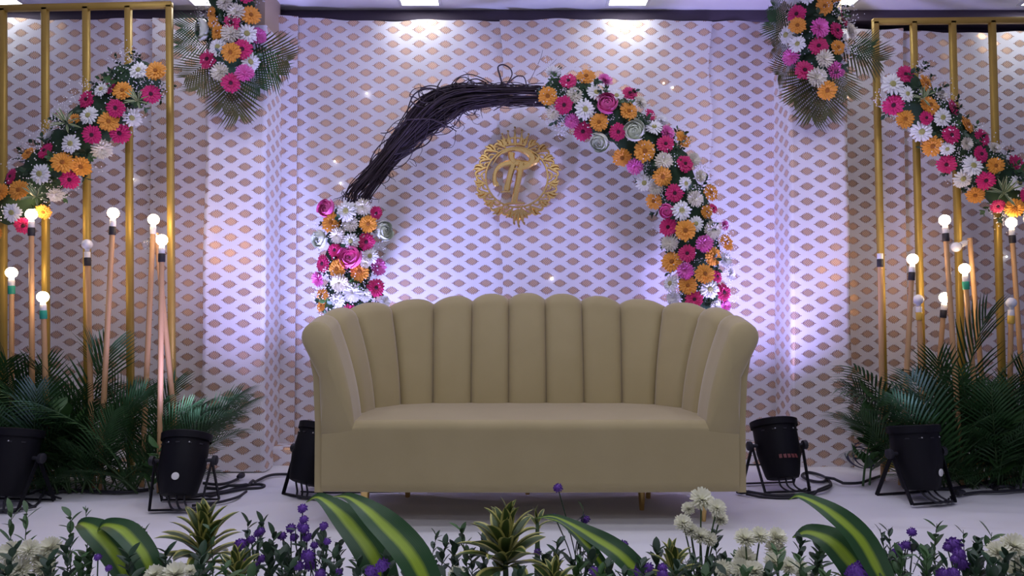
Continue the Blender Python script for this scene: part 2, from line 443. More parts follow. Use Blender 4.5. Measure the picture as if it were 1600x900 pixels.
# ------------------------------------------------------------------ sofa
def build_sofa():
    cx, yf = .082, 3.47
    t = empty('sofa', (cx, yf + .35, 0), label='curved beige velvet sofa with vertical channel back and brass legs', cat='sofa')
    oy = -(.35)                      # local y = depth behind the front face
    A, B, FR = .80, .60, .46         # inner half width, inner depth, corner extent
    # inner plan line, from front of left arm round the back to front of right arm
    def plan_side(sgn):
        pts = [(A, .0), (A, .18)]
        for i in range(1, 19):
            th = i / 18 * pi / 2
            pts.append((A - .34 + .34 * cos(th) ** .85, .18 + (B - .18) * sin(th) ** .85))
        pts.append((.0, B))
        return [(sgn * x, y) for x, y in pts]
    full = plan_side(-1) + plan_side(1)[::-1][1:]
    d = [0]
    for a, b in zip(full, full[1:]): d.append(d[-1] + math.hypot(b[0] - a[0], b[1] - a[1]))
    L = d[-1]
    def at(s):
        s = min(max(s, 0), L)
        for i in range(len(d) - 1):
            if s <= d[i + 1] + 1e-9:
                k = (s - d[i]) / max(1e-9, d[i + 1] - d[i])
                return Vector((full[i][0] + (full[i + 1][0] - full[i][0]) * k, full[i][1] + (full[i + 1][1] - full[i][1]) * k, 0))
    def fr(s):
        e = .05
        tg = (at(s + e) - at(s - e)).normalized()
        return at(s), Vector((-tg.y, tg.x, 0)), tg          # outward normal
    SZ = .455
    def top_h(s):
        u = abs(s / L * 2 - 1)
        return 1.065 - .150 * u ** 1.9
    def profile(s, u):
        """section through the padded back at arc position s; u -1..1 across the channel"""
        p, nrm, tg = fr(s)
        g = abs(u) ** 8
        H = top_h(s) - .036 * abs(u) ** 2.4
        n0 = .034 * g + .006 * u * u
        out = []
        NT_ = .092
        for k in range(13):
            q = k / 12; out.append((n0 - .012 + .012 * q + NT_ * q ** 1.9, SZ - .06 + (H - .062 - SZ + .06) * q))
        rr = .070 - .014 * g; cn = out[-1][0] + rr; cz = H - rr
        for k in range(1, 11):
            th = pi - pi * 1.12 * k / 10
            out.append((cn + rr * cos(th), cz + rr * sin(th)))
        out.append((.150, H - .25)); out.append((.140, SZ)); out.append((.140, SZ - .06))
        return p, nrm, out
    # channels: five wide ones along the back, four round each end
    sL = L / 2 - .5; nb = 4
    bounds = [sL * q for q in (0, .30, .56, .79)] + [L / 2 - .5 + .2 * i for i in range(6)]
    bounds += [L - b for b in bounds[:nb]][::-1]
    for ci in range(len(bounds) - 1):
        s0, s1 = bounds[ci], bounds[ci + 1]
        rows = []
        K = 12
        for k in range(K + 1):
            u = -cos(pi * k / K)
            s = (s0 + s1) / 2 + (s1 - s0) / 2 * u
            p, nrm, pr = profile(s, u)
            rows.append([p + nrm * n_ + Vector((0, oy, z)) for n_, z in pr])
        m = MB()
        first, last = ci == 0, ci == len(bounds) - 2
        def cap(row, outward):
            """rounded front pad of the arm"""
            c = sum(row, Vector()) / len(row); res = []
            for q in (.30, .62, .86, 1.0):
                res.append([c + (p_ - c) * sqrt(max(0, 1 - q * q) * .93 + .02 * (1 - q)) + outward * .045 * q if q < 1 else c + outward * .045 for p_ in row])
            return res
        fwd = Vector((0, -1, 0))
        if first:
            rows[0:1] = [[p_ for p_ in rows[0]]]
            # fuller front: undo the groove at the free end
            p, nrm, pr = profile(s0, .0); rows[0] = [p + nrm * n_ + Vector((0, oy, z)) for n_, z in pr]
            for k in range(1, 5):
                u = -cos(pi * k / K); s = (s0 + s1) / 2 + (s1 - s0) / 2 * u
                p, nrm, pr = profile(s, .0); rows[k] = [p + nrm * n_ + Vector((0, oy, z)) for n_, z in pr]
            rows = cap(rows[0], fwd)[::-1] + rows
        if last:
            for k in range(K - 4, K + 1):
                u = -cos(pi * k / K); s = (s0 + s1) / 2 + (s1 - s0) / 2 * u
                p, nrm, pr = profile(s, .0); rows[k] = [p + nrm * n_ + Vector((0, oy, z)) for n_, z in pr]
            rows = rows + cap(rows[-1], fwd)
        m.grid(rows, closed=True)
        o = link('back_channel', m.mesh('back_channel', M['velvet']), t)
    # outer shell wrapping sides and back, down to the base
    rows = []
    NS = 90
    for i in range(NS + 1):
        s = L * i / NS
        p, nrm, tg = fr(s); H = top_h(s)
        prof = [(.130, .15), (.168, .15), (.168, SZ), (.178, H - .25), (.20, H - .13), (.155, H - .13), (.14, H - .25), (.130, SZ)]
        rows.append([p + nrm * n_ + Vector((0, oy, z)) for n_, z in prof])
    m = MB(); b = m.grid(rows, closed=True); m.face([b + k for k in range(8)]); e = b + NS * 8; m.face([e + k for k in range(8)][::-1])
    link('outer_shell', auto_smooth(m.mesh('outer_shell', M['velvet']), 50), t)
    # seat block with rounded front edge: section swept along x, ends follow the plan
    def half_w(y):
        """half width of the seat block at local depth y"""
        best = A + .135
        if y > .18:
            q = min(1, (y - .18) / (B + .13 - .18)); best = (A + .135) - .34 * (1 - sqrt(max(0, 1 - q ** 2.2)))
        return best
    sec = []     # (y, z)
    sec += [(.015, .15), (-.004, .158), (-.010, .20), (-.012, .30), (-.010, .40)]
    for k in range(9):
        th = pi - k / 8 * pi / 2
        sec.append((.035 + .045 * cos(th), .430 + .045 * sin(th)))
    for k in range(1, 9):
        y = .035 + (B + .10 - .035) * k / 8
        sec.append((y, .475 + .006 * sin(pi * min(1, k / 8))))
    sec += [(B + .12, .46), (B + .12, .15)]
    NXs = 44; rows = []
    for i in range(NXs + 1):
        tx = -1 + 2 * i / NXs
        row = []
        for y, z in sec:
            hw = half_w(max(0, y))
            bow = .022 * (1 - tx * tx) * (1 if y < .1 else 0)
            zz = z
            if z > .44: zz = z - .022 * abs(tx) ** 8
            row.append(Vector((hw * tx, y + oy - bow, zz)))
        rows.append(row)
    m = MB(); b = m.grid(rows, closed=True); n = len(sec)
    m.face([b + k for k in range(n)]); e = b + NXs * n; m.face([e + k for k in range(n)][::-1])
    link('seat', auto_smooth(m.mesh('seat', M['velvet']), 60), t)
    # brass legs
    for x, y in ((-.76, .10), (.80, .10), (-.62, .52), (.62, .52), (0, .62), (.55, .30)):
        m = MB(); m.lathe([(.011, -.005), (.012, .0), (.022, .145), (.030, .15), (.030, .158)], 14)
        link('leg', auto_smooth(m.mesh('sofa_leg', M['brass']), 50), t, (x, y + oy, 0))
    return t
build_sofa()

# ------------------------------------------------------------------ gold frames
def gold_frame(posts_px, Yd, lean, side, top):
    xs = [P(px, 40, Yd).x for px in posts_px]
    base_x = xs[0]
    t = empty('gold_frame', (sum(xs) / len(xs), Yd, 0), label='tall gold painted frame of upright bars on the ' + side + ' side of the arch', cat='frame', group='gold frames flanking the stage')
    t.rotation_euler = (0, lean, 0)
    cx = t.location.x; hw = .0165
    for x in xs:
        # bar foot on the floor, top under the rail
        m = MB(); m.box((-hw, -hw, -.004), (hw, hw, top - .02)); me = bevel_mesh(m.mesh('upright_bar', M['gold_paint'], False), .002, 1)
        link('upright_bar', me, t, (x - cx - top * math.tan(lean) * 1.0, 0, 0))
    m = MB(); m.box((xs[0] - cx - hw, -hw, top - .035), (xs[-1] - cx + hw, hw, top))
    link('top_rail', bevel_mesh(m.mesh('top_rail', M['gold_paint'], False), .002, 1), t, (-top * math.tan(lean), 0, 0))
    m = MB(); m.box((xs[0] - cx - hw, -hw, .02), (xs[-1] - cx + hw, hw, .053))
    link('bottom_rail', bevel_mesh(m.mesh('bottom_rail', M['gold_paint'], False), .002, 1), t, (-top * math.tan(lean), 0, 0))
    return t
gold_frame([4, 70, 134, 200, 264], 4.42, -radians(1.2), 'twig', 2.752)
gold_frame([1367.5, 1427, 1488, 1550, 1611], 4.68, -radians(.5), 'flowered', 2.768)

# ------------------------------------------------------------------ blossoms (unit radius, facing +Z)
def ring_petals(m, n, r0, r1, wid, z0, z1, droop, rnd, jit=.12, tipw=.45):
    for i in range(n):
        a = 2 * pi * (i + rnd.uniform(-jit, jit) * 1.6) / n
        L = r1 * rnd.uniform(1 - jit, 1 + jit * .3); zj = rnd.uniform(-.04, .04)
        ca, sa = cos(a), sin(a); rows = []
        for q, wq in ((0, .5), (.4, .95), (.8, 1.0), (1.0, tipw)):
            r = r0 + (L - r0) * q; z = z0 + (z1 - z0) * q - droop * q * q + zj * q
            hw = wid * wq
            rows.append([(r * ca - hw * sa, r * sa + hw * ca, z - .015), (r * ca, r * sa, z + .03), (r * ca + hw * sa, r * sa - hw * ca, z - .015)])
        m.grid(rows)

def gerbera_mesh(name, mat, seed):
    r = random.Random(seed); m = MB()
    ring_petals(m, 19, .14, 1.0, .135, .02, .14, .10, r)
    ring_petals(m, 17, .12, .86, .12, .06, .26, .10, r)
    ring_petals(m, 13, .10, .52, .08, .10, .30, .04, r)
    return m.mesh(name, mat)
def disc_mesh(name, mat, rad=.25, h=.22):
    m = MB(); m.lathe([(rad, .02), (rad * 1.02, h * .6), (rad * .8, h), (rad * .35, h * .88)], 12); return m.mesh(name, mat)
def mum_mesh(name, mat, seed, layers=6, dome=.62):
    r = random.Random(seed); m = MB()
    for k in range(layers):
        q = k / (layers - 1); el = radians(4 + 76 * q)
        n = int(20 - 10 * q); L = 1 - .26 * q
        for i in range(n):
            a = 2 * pi * (i + .5 * (k % 2) + r.uniform(-.2, .2)) / n; e = el + r.uniform(-.10, .10)
            Lp = L * r.uniform(.86, 1.04); rows = []
            for s, wq in ((.08, .4), (.55, 1.0), (.88, .9), (1.0, .3)):
                rr = Lp * s * cos(e - .35 * s); z = Lp * s * sin(e) * dome / .62 * .72 + .02
                hw = .085 * wq
                rows.append([(rr * cos(a) - hw * sin(a), rr * sin(a) + hw * cos(a), z), (rr * cos(a), rr * sin(a), z - .03), (rr * cos(a) + hw * sin(a), rr * sin(a) - hw * cos(a), z)])
            m.grid(rows)
    return m.mesh(name, mat)
def daisy_mesh(name, mat, seed):
    r = random.Random(seed); m = MB()
    ring_petals(m, 17, .15, 1.0, .115, .02, .10, .12, r, .16, .35)
    ring_petals(m, 16, .15, .92, .105, .06, .22, .12, r, .16, .35)
    ring_petals(m, 12, .12, .6, .08, .10, .30, .03, r, .16, .35)
    return m.mesh(name, mat)
def rose_mesh(name, mat, seed):
    r = random.Random(seed); m = MB()
    N = 20
    for k in range(N):
        q = k / (N - 1); a0 = k * 2.39996 + r.uniform(-.15, .15)
        R = .20 + .80 * q; span = radians(165 - 55 * q); top = radians(8 + 50 * q ** .8)
        rows = []
        for j in range(6):
            ph = radians(140) + (top - radians(140)) * j / 5; row = []
            for i in range(7):
                u = -1 + 2 * i / 6; ph2 = ph + (radians(16) * u * u * (j / 5))
                Rr = R * (1 + .07 * u) + (.10 * q * (j / 5) ** 4)
                row.append((Rr * sin(ph2) * cos(a0 + u * span / 2), Rr * sin(ph2) * sin(a0 + u * span / 2), .34 + Rr * cos(ph2) * .62))
            rows.append(row)
        m.grid(rows)
    return m.mesh(name, mat)

BLOOM = {}
def reg(code, name, meshes, centre=None, label=''): BLOOM[code] = (name, meshes, centre, label)
dd, db, do = disc_mesh('dark_disc', M['ctr_dark'], .20, .26), disc_mesh('brown_disc', M['ctr_brown'], .20, .27), disc_mesh('olive_disc', M['ctr_olive'], .26, .26)
reg('m', 'gerbera', [gerbera_mesh('magenta_gerbera', M['magenta'], i) for i in range(3)], dd, 'magenta gerbera')
reg('o', 'gerbera', [gerbera_mesh('orange_gerbera', M['orange'], 10 + i) for i in range(3)], db, 'orange gerbera')
reg('w', 'daisy', [daisy_mesh('white_daisy', M['white'], 20 + i) for i in range(3)], do, 'white daisy')
reg('c', 'chrysanthemum', [mum_mesh('cream_chrysanthemum', M['cream'], 30 + i) for i in range(2)] + [mum_mesh('white_chrysanthemum', M['white'], 34)], None, 'white chrysanthemum')
reg('k', 'chrysanthemum', [mum_mesh('pink_chrysanthemum', M['pink'], 40 + i) for i in range(3)], None, 'pink chrysanthemum')
reg('p', 'rose', [rose_mesh('pink_rose', M['rose_pink'], 50 + i) for i in range(2)], None, 'pink rose')
reg('r', 'rose', [rose_mesh('white_rose', M['rose_white'], 60 + i) for i in range(2)], None, 'greenish white rose')
reg('i', 'pompon_bloom', [mum_mesh('ivory_pompon', M['ivory'], 70 + i, 7, .95) for i in range(3)], None, 'ivory pompon chrysanthemum')

def leaf_shape(m, base, tip, wid, nrm, fold=.25, segs=3, curl=0.0):
    base, tip = Vector(base), Vector(tip); ax = tip - base
    side = ax.cross(Vector(nrm)); side = side.normalized() if side.length > 1e-8 else ax.orthogonal().normalized()
    up = side.cross(ax).normalized(); rows = []; uv = []
    for k in range(segs + 1):
        q = k / segs; hw = wid * (sin(pi * min(1, q * .92 + .04)) ** .8 if 0 < k < segs else (.12 if k == 0 else .02))
        p = base + ax * q + up * curl * (-q * q)
        rows.append([p - side * hw + up * hw * fold, p, p + side * hw + up * hw * fold]); uv.append([(0, q), (.5, q), (1, q)])
    m.grid(rows, uv)

def sprig_mesh(name, mat, seed, n=11, length=1.0, lw=.085, ll=.30):
    """leafy twig growing along +Z, unit length"""
    r = random.Random(seed); m = MB()
    pts = [Vector((.06 * sin(3 * q + seed), .06 * cos(2.3 * q + seed) - .06, q * length)) for q in [i / 6 for i in range(7)]]
    m.tube(pts, [.014 - .010 * i / 6 for i in range(7)], 4)
    for i in range(n):
        q = .18 + .82 * i / (n - 1); k = q * 6; a = pts[min(5, int(k))].lerp(pts[min(6, int(k) + 1)], k - int(k))
        th = i * 2.4 + r.uniform(-.4, .4); el = r.uniform(.3, .9)
        d = Vector((cos(th) * cos(el), sin(th) * cos(el), sin(el)))
        leaf_shape(m, a, a + d * ll * r.uniform(.75, 1.15), lw * r.uniform(.8, 1.2), Vector((0, 0, 1)) if el < .8 else Vector((cos(th), sin(th), 0)))
    return m.mesh(name, mat)
SPRIG = [sprig_mesh('foliage_sprig', M['leaf_dark'], i) for i in range(3)] + [sprig_mesh('foliage_sprig', M['leaf_mid'], 5)]

def spider_mesh(seed):
    r = random.Random(seed); m = MB()
    for i in range(16):
        th = i * 2.4 + r.uniform(-.2, .2); el = r.uniform(.15, 1.2)
        d = Vector((cos(th) * cos(el), sin(th) * cos(el), sin(el)))
        leaf_shape(m, d * .02, d * r.uniform(.75, 1.05), .05, Vector((0, 0, 1)) if el < 1 else Vector((cos(th), sin(th), 0)), .4, 4, .15)
    return m.mesh('striped_sprig', M['spider_leaf'])
SPIDER = [spider_mesh(1), spider_mesh(2)]

def orient(z, roll=0.0):
    z = Vector(z).normalized()
    return z.to_track_quat('Z', 'Y').to_matrix().to_4x4() @ Matrix.Rotation(roll, 4, 'Z')

def place_bloom(root, code, pos, nrm, rad, rnd, squash=1.0):
    name, meshes, ctr, label = BLOOM[code]
    Mx = Matrix.Translation(pos - root.location) @ orient(nrm, rnd.uniform(0, 6.28)) @ Matrix.Diagonal((rad, rad, rad * squash, 1))
    o = link(name, rnd.choice(meshes), root, mat4=Mx); tag(o, label)
    if ctr: link('bloom_centre', ctr, o)
    return o

def nearest(cl, p):
    best = None
    for a, b in zip(cl, cl[1:]):
        ab = b - a; t = max(0, min(1, (p - a).dot(ab) / ab.length_squared)); q = a + ab * t
        d = (p - q).length
        if best is None or d < best[0]: best = (d, q)
    return best

def garland(root, flowers, cl_px, Y0, R, seed, n_sprig, n_breath, sprig_len=.105, core=.72, back=None):
    """flowers on a rounded roll of foliage whose middle line is cl_px at depth Y0"""
    rnd = random.Random(seed)
    cl = [P(x, y, Y0) for x, y in cl_px]
    cs = smooth_path(cl, 26)
    m = MB(); n = len(cs)
    m.tube([p - root.location for p in cs], [R * core * (.55 + .45 * min(1, min(i, n - 1 - i) / 2.5)) * (1 + .12 * sin(i * 1.9)) for i in range(n)], 12)
    if back is not None: m.v = [(x, min(y, back - root.location.y), z) for x, y, z in m.v]
    link('foliage_core', m.mesh('foliage_core', M['foam']), root)
    for x, y, c, d in flowers:
        p0 = P(x, y, Y0); dist, q = nearest(cs, p0)
        r_ = min(dist, R * .93); h = sqrt(R * R - r_ * r_) * rnd.uniform(.92, 1.08)
        pos = P(x, y, Y0 - h)
        o = (p0 - q); o = o / max(1e-6, o.length) * r_
        nrm = Vector((o.x * .75, -h * 1.0 - R * .45, o.z * .75)) + Vector((rnd.uniform(-.35, .35), 0, rnd.uniform(-.25, .30))) * R
        place_bloom(root, c, pos, nrm, d / 2 * pos.y / F * 1.17, rnd, 1.0)
        # stalk running back into the core
    # foliage sprigs all round
    for i in range(n_sprig):
        s = rnd.uniform(0, n - 1.001); k = int(s); p = cs[k].lerp(cs[k + 1], s - k); tg = (cs[k + 1] - cs[k]).normalized()
        th = rnd.uniform(0, 2 * pi)
        a = tg.cross(Vector((0, 1, 0))).normalized(); nd = a * cos(th) - Vector((0, 1, 0)) * (sin(th) if rnd.random() < .3 else abs(sin(th)))
        dirn = (nd + tg * rnd.uniform(-.5, .5) + Vector((0, 0, rnd.uniform(-.3, .3)))).normalized()
        L = sprig_len * rnd.uniform(.8, 1.35)
        Mx = Matrix.Translation(p + nd * R * .42 - root.location) @ orient(dirn, rnd.uniform(0, 6)) @ Matrix.Scale(L, 4)
        link('leaf_sprig', rnd.choice(SPRIG), root, mat4=Mx)
    # baby's breath
    m = MB()
    for i in range(n_breath):
        s = rnd.uniform(0, n - 1.001); k = int(s); p = cs[k].lerp(cs[k + 1], s - k); tg = (cs[k + 1] - cs[k]).normalized()
        th = rnd.uniform(-.2, pi + .2)
        a = tg.cross(Vector((0, 1, 0))).normalized(); nd = a * cos(th) - Vector((0, 1, 0)) * sin(th)
        c = p + nd * R * rnd.uniform(.86, 1.06) - root.location
        if back is not None: c.y = min(c.y, back - root.location.y - .075)
        for j in range(rnd.randint(14, 30)):
            m.octa(c + Vector((rnd.gauss(0, .030), rnd.gauss(0, .016), rnd.gauss(0, .030))), rnd.uniform(.0028, .0052))
    o = link('baby_breath', m.mesh('baby_breath', M['breath'], False), root); tag(o, kind='stuff')
    return cs

# ------------------------------------------------------------------ the arch
YA = 4.62
arch = empty('flower_arch', Vector((.085, YA, 0)), label='round twig arch with gerberas, roses and daisies behind the sofa', cat='arch')
right_fl = [(864,114,'c',24),(888,127,'m',25),(916,120,'o',28),(945,126,'k',24),(856,150,'o',28),(897,150,'c',26),(931,145,'w',27),(949,164,'p',30),(963,150,'w',24),(984,146,'m',23),
 (881,164,'m',26),(914,171,'w',30),(982,174,'o',28),(1000,161,'c',22),(865,175,'c',24),(894,189,'k',23),(936,191,'o',27),(1016,179,'m',18),(1022,199,'w',26),(911,205,'m',27),(966,206,'m',25),
 (991,206,'r',30),(938,221,'r',28),(1034,190,'c',20),(1042,208,'k',24),(1067,218,'o',27),(1007,236,'o',33),(972,246,'o',28),(992,260,'k',25),(1040,225,'m',25),(1037,252,'c',27),(1070,256,'m',25),
 (1083,250,'c',22),(1035,276,'o',28),(1094,276,'c',20),(1007,286,'w',26),(1025,294,'c',22),(1071,287,'w',22),(1054,302,'m',26),(1110,301,'o',25),(1022,314,'o',25),(1085,311,'c',26),(1042,329,'p',21),
 (1065,329,'w',29),(1104,331,'o',20),(1114,326,'m',15),(1044,355,'m',26),(1071,360,'o',31),(1087,350,'w',24),(1112,360,'c',28),(1131,352,'k',18),(1047,380,'c',26),(1100,381,'k',27),(1135,379,'o',26),
 (1074,396,'m',25),(1114,401,'o',28),(1050,409,'o',31),(1132,406,'c',22),(1071,423,'k',26),(1101,428,'o',29),(1048,443,'w',26),(1075,446,'o',27),(1120,432,'m',18),(1140,430,'c',22),(1109,452,'w',28),
 (1130,457,'m',26),(1053,466,'c',22),(1085,468,'m',25),(1132,478,'k',20),(1117,480,'c',20),(1060,490,'o',26),(1100,497,'w',26),(1125,505,'o',24)]
left_fl = [(513,327,'p',26),(541,330,'w',30),(567,324,'c',26),(587,333,'m',20),(518,348,'o',30),(548,350,'c',26),(575,350,'o',26),(597,362,'r',28),(503,373,'r',26),(528,368,'c',25),(548,377,'w',24),(572,378,'m',25),
 (523,391,'m',20),(550,403,'p',33),(578,400,'w',24),(505,412,'m',26),(526,402,'m',17),(590,417,'k',27),(527,420,'o',26),(562,425,'o',29),(571,411,'c',16),(498,436,'k',24),(531,442,'c',28),(587,450,'m',26),
 (551,458,'c',30),(570,462,'c',20),(504,462,'o',22),(528,470,'c',24),(503,478,'o',18),(600,472,'c',20),(585,485,'o',24),(545,490,'m',26),(513,500,'w',26)]
garland(arch, right_fl, [(852,150),(880,152),(915,164),(965,190),(1010,225),(1040,260),(1066,310),(1083,365),(1091,430),(1093,505)], YA, .185, 11, 70, 95)
garland(arch, left_fl, [(552,325),(547,365),(546,410),(546,460),(546,505)], YA, .185, 12, 32, 42)

# bundle of twigs
tw = [(556,318),(560,303),(580,279),(608,245),(643,205),(678,172),(716,154),(757,150),(797,149),(845,151),(880,158)]
tw_r = [.085,.080,.066,.064,.082,.112,.088,.070,.062,.060,.05]
cl = smooth_path([P(x, y, YA) for x, y in tw], 33)
rr = [p.x for p in smooth_path([Vector((r, 0, 0)) for r in tw_r], 33)]
rnd = random.Random(5)
m = MB()
def frame_at(cl, i):
    tg = (cl[min(i + 1, len(cl) - 1)] - cl[max(i - 1, 0)]).normalized()
    a = tg.cross(Vector((0, 1, 0))).normalized(); return tg, a, Vector((0, 1, 0))
for v in range(190):
    i0 = rnd.randint(0, 14) if v > 60 else 0; i1 = rnd.randint(max(i0 + 10, 18), 32) if v > 60 else 32
    ph = rnd.uniform(0, 6.28); tw_rate = rnd.uniform(-.10, .10); rad0 = rnd.uniform(.15, 1.0) ** .6; wob = rnd.uniform(.02, .12); f1 = rnd.uniform(.4, 1.1)
    pts = []
    for i in range(i0, i1 + 1):
        tg, a, b = frame_at(cl, i); r = rr[i] * (rad0 + wob * sin(f1 * i + ph * 3))
        th = ph + tw_rate * (i - i0)
        pts.append(cl[i] + (a * cos(th) + b * sin(th)) * r - arch.location)
    r0 = rnd.uniform(.0025, .0055)
    m.tube(pts, [r0 * (1 - .5 * abs(2 * k / max(1, len(pts) - 1) - 1)) for k in range(len(pts))], 5)
o = link('twig_bundle', m.mesh('twig_bundle', M['vine']), arch); tag(o, 'bare dark twigs bound in a bundle', kind='stuff')
def vine(pxs, rad, dY, name='vine_loop', n=22):
    m = MB(); pts = smooth_path([P(x, y, YA - dY * (1 if k % 2 else .6)) - arch.location for k, (x, y) in enumerate(pxs)], n)
    m.tube(pts, [rad * (1 - .45 * i / (n - 1)) for i in range(n)], 6); link(name, m.mesh(name, M['vine']), arch)
vine([(785,132),(781,118),(778,105),(786,101),(797,107),(800,117),(794,128),(788,134)], .0055, .06)
vine([(790,134),(798,126),(808,119),(818,120),(822,130),(820,137)], .0050, .07)
vine([(775,134),(790,131),(806,136),(830,131),(850,130)], .0045, .05, 'vine_twig')
vine([(670,170),(652,165),(642,157),(650,145),(668,139),(690,142),(705,150)], .0055, .09)
vine([(668,158),(656,152),(656,140),(672,134),(690,138),(700,148)], .0050, .07)
vine([(680,160),(662,160),(648,152),(640,150),(646,140),(660,136)], .0040, .10)
vine([(676,165),(680,150),(684,135),(690,124)], .0050, .08, 'vine_twig')
vine([(705,140),(708,132),(714,130),(716,136),(712,142)], .0045, .06)
vine([(675,184),(652,186),(636,188),(622,197),(606,207),(595,208)], .0050, .10, 'vine_twig')
vine([(722,170),(705,185),(690,190),(668,186),(645,187)], .0045, .12, 'vine_twig')
vine([(672,184),(690,193),(703,199),(713,205)], .0050, .11, 'vine_twig')
vine([(795,160),(783,166),(771,173)], .0045, .08, 'vine_twig')
vine([(725,176),(735,183),(740,192),(748,195)], .0018, .08, 'vine_twig')
vine([(712,205),(711,220),(706,230),(692,232),(686,240)], .0016, .09, 'vine_twig')
vine([(640,248),(648,252),(650,260),(640,252)], .0020, .08, 'vine_twig')
vine([(600,218),(601,230),(606,225),(610,215)], .0020, .06, 'vine_twig')
vine([(545,310),(536,306),(534,302),(540,300),(545,306)], .0020, .06)
vine([(612,270),(615,276),(608,276),(604,268)], .0022, .08)
vine([(826,130),(836,110),(845,90),(848,78)], .0018, .03, 'vine_twig')
vine([(838,118),(850,110),(862,100),(870,92)], .0014, .03, 'vine_twig')
rnd = random.Random(9)
for i in range(34):        # loose curls lying over the bundle
    k = rnd.randint(6, 28); k2 = min(32, k + rnd.randint(3, 7)); sg = rnd.choice((-1, 1)); amp = rnd.uniform(.9, 1.5); pts = []
    for j in range(6):
        f_ = j / 5; kk = k + (k2 - k) * f_; tg, a, b = frame_at(cl, int(kk)); base = cl[int(kk)].lerp(cl[min(32, int(kk) + 1)], kk - int(kk))
        pts.append(base + a * sg * rr[int(kk)] * (.4 + amp * sin(pi * f_) * .75) + b * (-rr[int(kk)] * .8 * cos(f_ * 4 + i)) - arch.location)
    m = MB(); m.tube(smooth_path(pts, 18), [rnd.uniform(.0022, .0042)] * 18, 5); link('vine_twig', m.mesh('vine_twig', M['vine']), arch)
for i in range(26):
    k = rnd.randint(2, 30); tg, a, b = frame_at(cl, k); s = rnd.choice((-1, 1))
    p = cl[k] + a * s * rr[k] * .9 + b * rnd.uniform(-.05, .03); d = (a * s + tg * rnd.uniform(-1.6, 1.6)).normalized(); L = rnd.uniform(.03, .11)
    pts = smooth_path([p - d * .03, p + d * L * .4, p + d * L * .8 + tg * .01, p + d * L + tg * rnd.uniform(-.03, .03)], 8)
    m = MB(); m.tube([q - arch.location for q in pts], [.0028 * (1 - .1 * j) for j in range(8)], 4); link('vine_twig', m.mesh('vine_twig', M['vine']), arch)
# iron posts carrying the arch to the floor, thin hoop inside the flowers
for px in (546, 1093):
    a = P(px, 470, YA); m = MB(); m.tube([(a.x - arch.location.x, 0, -.004), (a.x - arch.location.x, 0, a.z)], .016, 10)
    link('arch_post', auto_smooth(m.mesh('arch_post', M['black'])), arch)
    m = MB(); m.lathe([(.16, -.004), (.16, .012), (.03, .02), (.02, .03)], 20); link('arch_foot', auto_smooth(m.mesh('arch_foot', M['black'])), arch, (a.x - arch.location.x, 0, 0))

# ------------------------------------------------------------------ garlands on the gold frames
gl_fl = [(217,110,'w',28),(244,111,'o',29),(172,135,'m',22),(192,142,'o',28),(236,147,'m',26),(159,140,'w',24),(136,156,'m',26),(181,169,'m',26),(139,181,'w',29),(170,190,'o',29),(207,184,'w',28),(116,186,'o',20),
 (144,211,'m',27),(187,208,'m',29),(77,215,'c',22),(111,225,'w',29),(159,233,'c',30),(71,236,'m',26),(45,240,'o',24),(98,254,'o',31),(127,260,'o',29),(63,272,'w',31),(18,276,'m',24),(109,281,'m',26),(30,297,'o',29),
 (87,304,'c',22),(0,300,'o',26),(19,332,'w',28),(68,331,'o',22),(37,352,'m',25),(-14,318,'m',26),(-25,345,'w',28),(-8,360,'o',27)]
g = empty('flower_garland', P(120, 225, 4.36), label='slanting garland of gerberas and daisies on gold frame on the twig side of the arch', cat='garland', group='flower garlands on the gold frames')
garland(g, gl_fl, [(240,112),(205,135),(165,172),(128,215),(85,258),(45,295),(0,340)], 4.36, .165, 21, 46, 50, back=4.42 - .0155)
for (x, y, d) in ((215,158,26),(104,193,30),(57,308,28)):
    p = P(x, y, 4.18); link('striped_sprig', SPIDER[0], g, mat4=Matrix.Translation(p - g.location) @ orient((.2, -1, .5)) @ Matrix.Scale(d * p.y / F, 4))
gr_fl = [(1414,116,'m',24),(1394,132,'w',33),(1446,131,'o',29),(1417,147,'w',24),(1396,164,'m',29),(1452,165,'o',31),(1471,151,'c',20),(1414,186,'o',26),(1447,184,'m',20),(1472,184,'w',28),(1489,169,'m',25),(1440,206,'w',31),
 (1511,195,'o',26),(1486,211,'m',26),(1534,215,'m',26),(1457,228,'o',30),(1480,233,'w',20),(1510,225,'c',20),(1532,241,'m',25),(1554,232,'c',18),(1479,257,'m',26),(1520,259,'w',30),(1555,259,'o',25),(1589,256,'m',29),
 (1504,279,'w',28),(1540,282,'m',26),(1592,286,'w',26),(1524,305,'o',25),(1559,322,'m',20),(1585,325,'o',28),(1604,305,'m',22),(1612,335,'w',28),(1620,290,'o',26)]
g = empty('flower_garland', P(1495, 225, 4.62), label='slanting garland of gerberas and daisies on gold frame on the flowered side of the arch', cat='garland', group='flower garlands on the gold frames')
garland(g, gr_fl, [(1402,128),(1425,155),(1455,185),(1490,222),(1530,258),(1570,292),(1610,325)], 4.62, .165, 22, 46, 50, back=4.68 - .0155)
for (x, y, d) in ((1442,154,24),(1568,302,34)):
    p = P(x, y, 4.44); link('striped_sprig', SPIDER[1], g, mat4=Matrix.Translation(p - g.location) @ orient((-.2, -1, .5)) @ Matrix.Scale(d * p.y / F, 4))

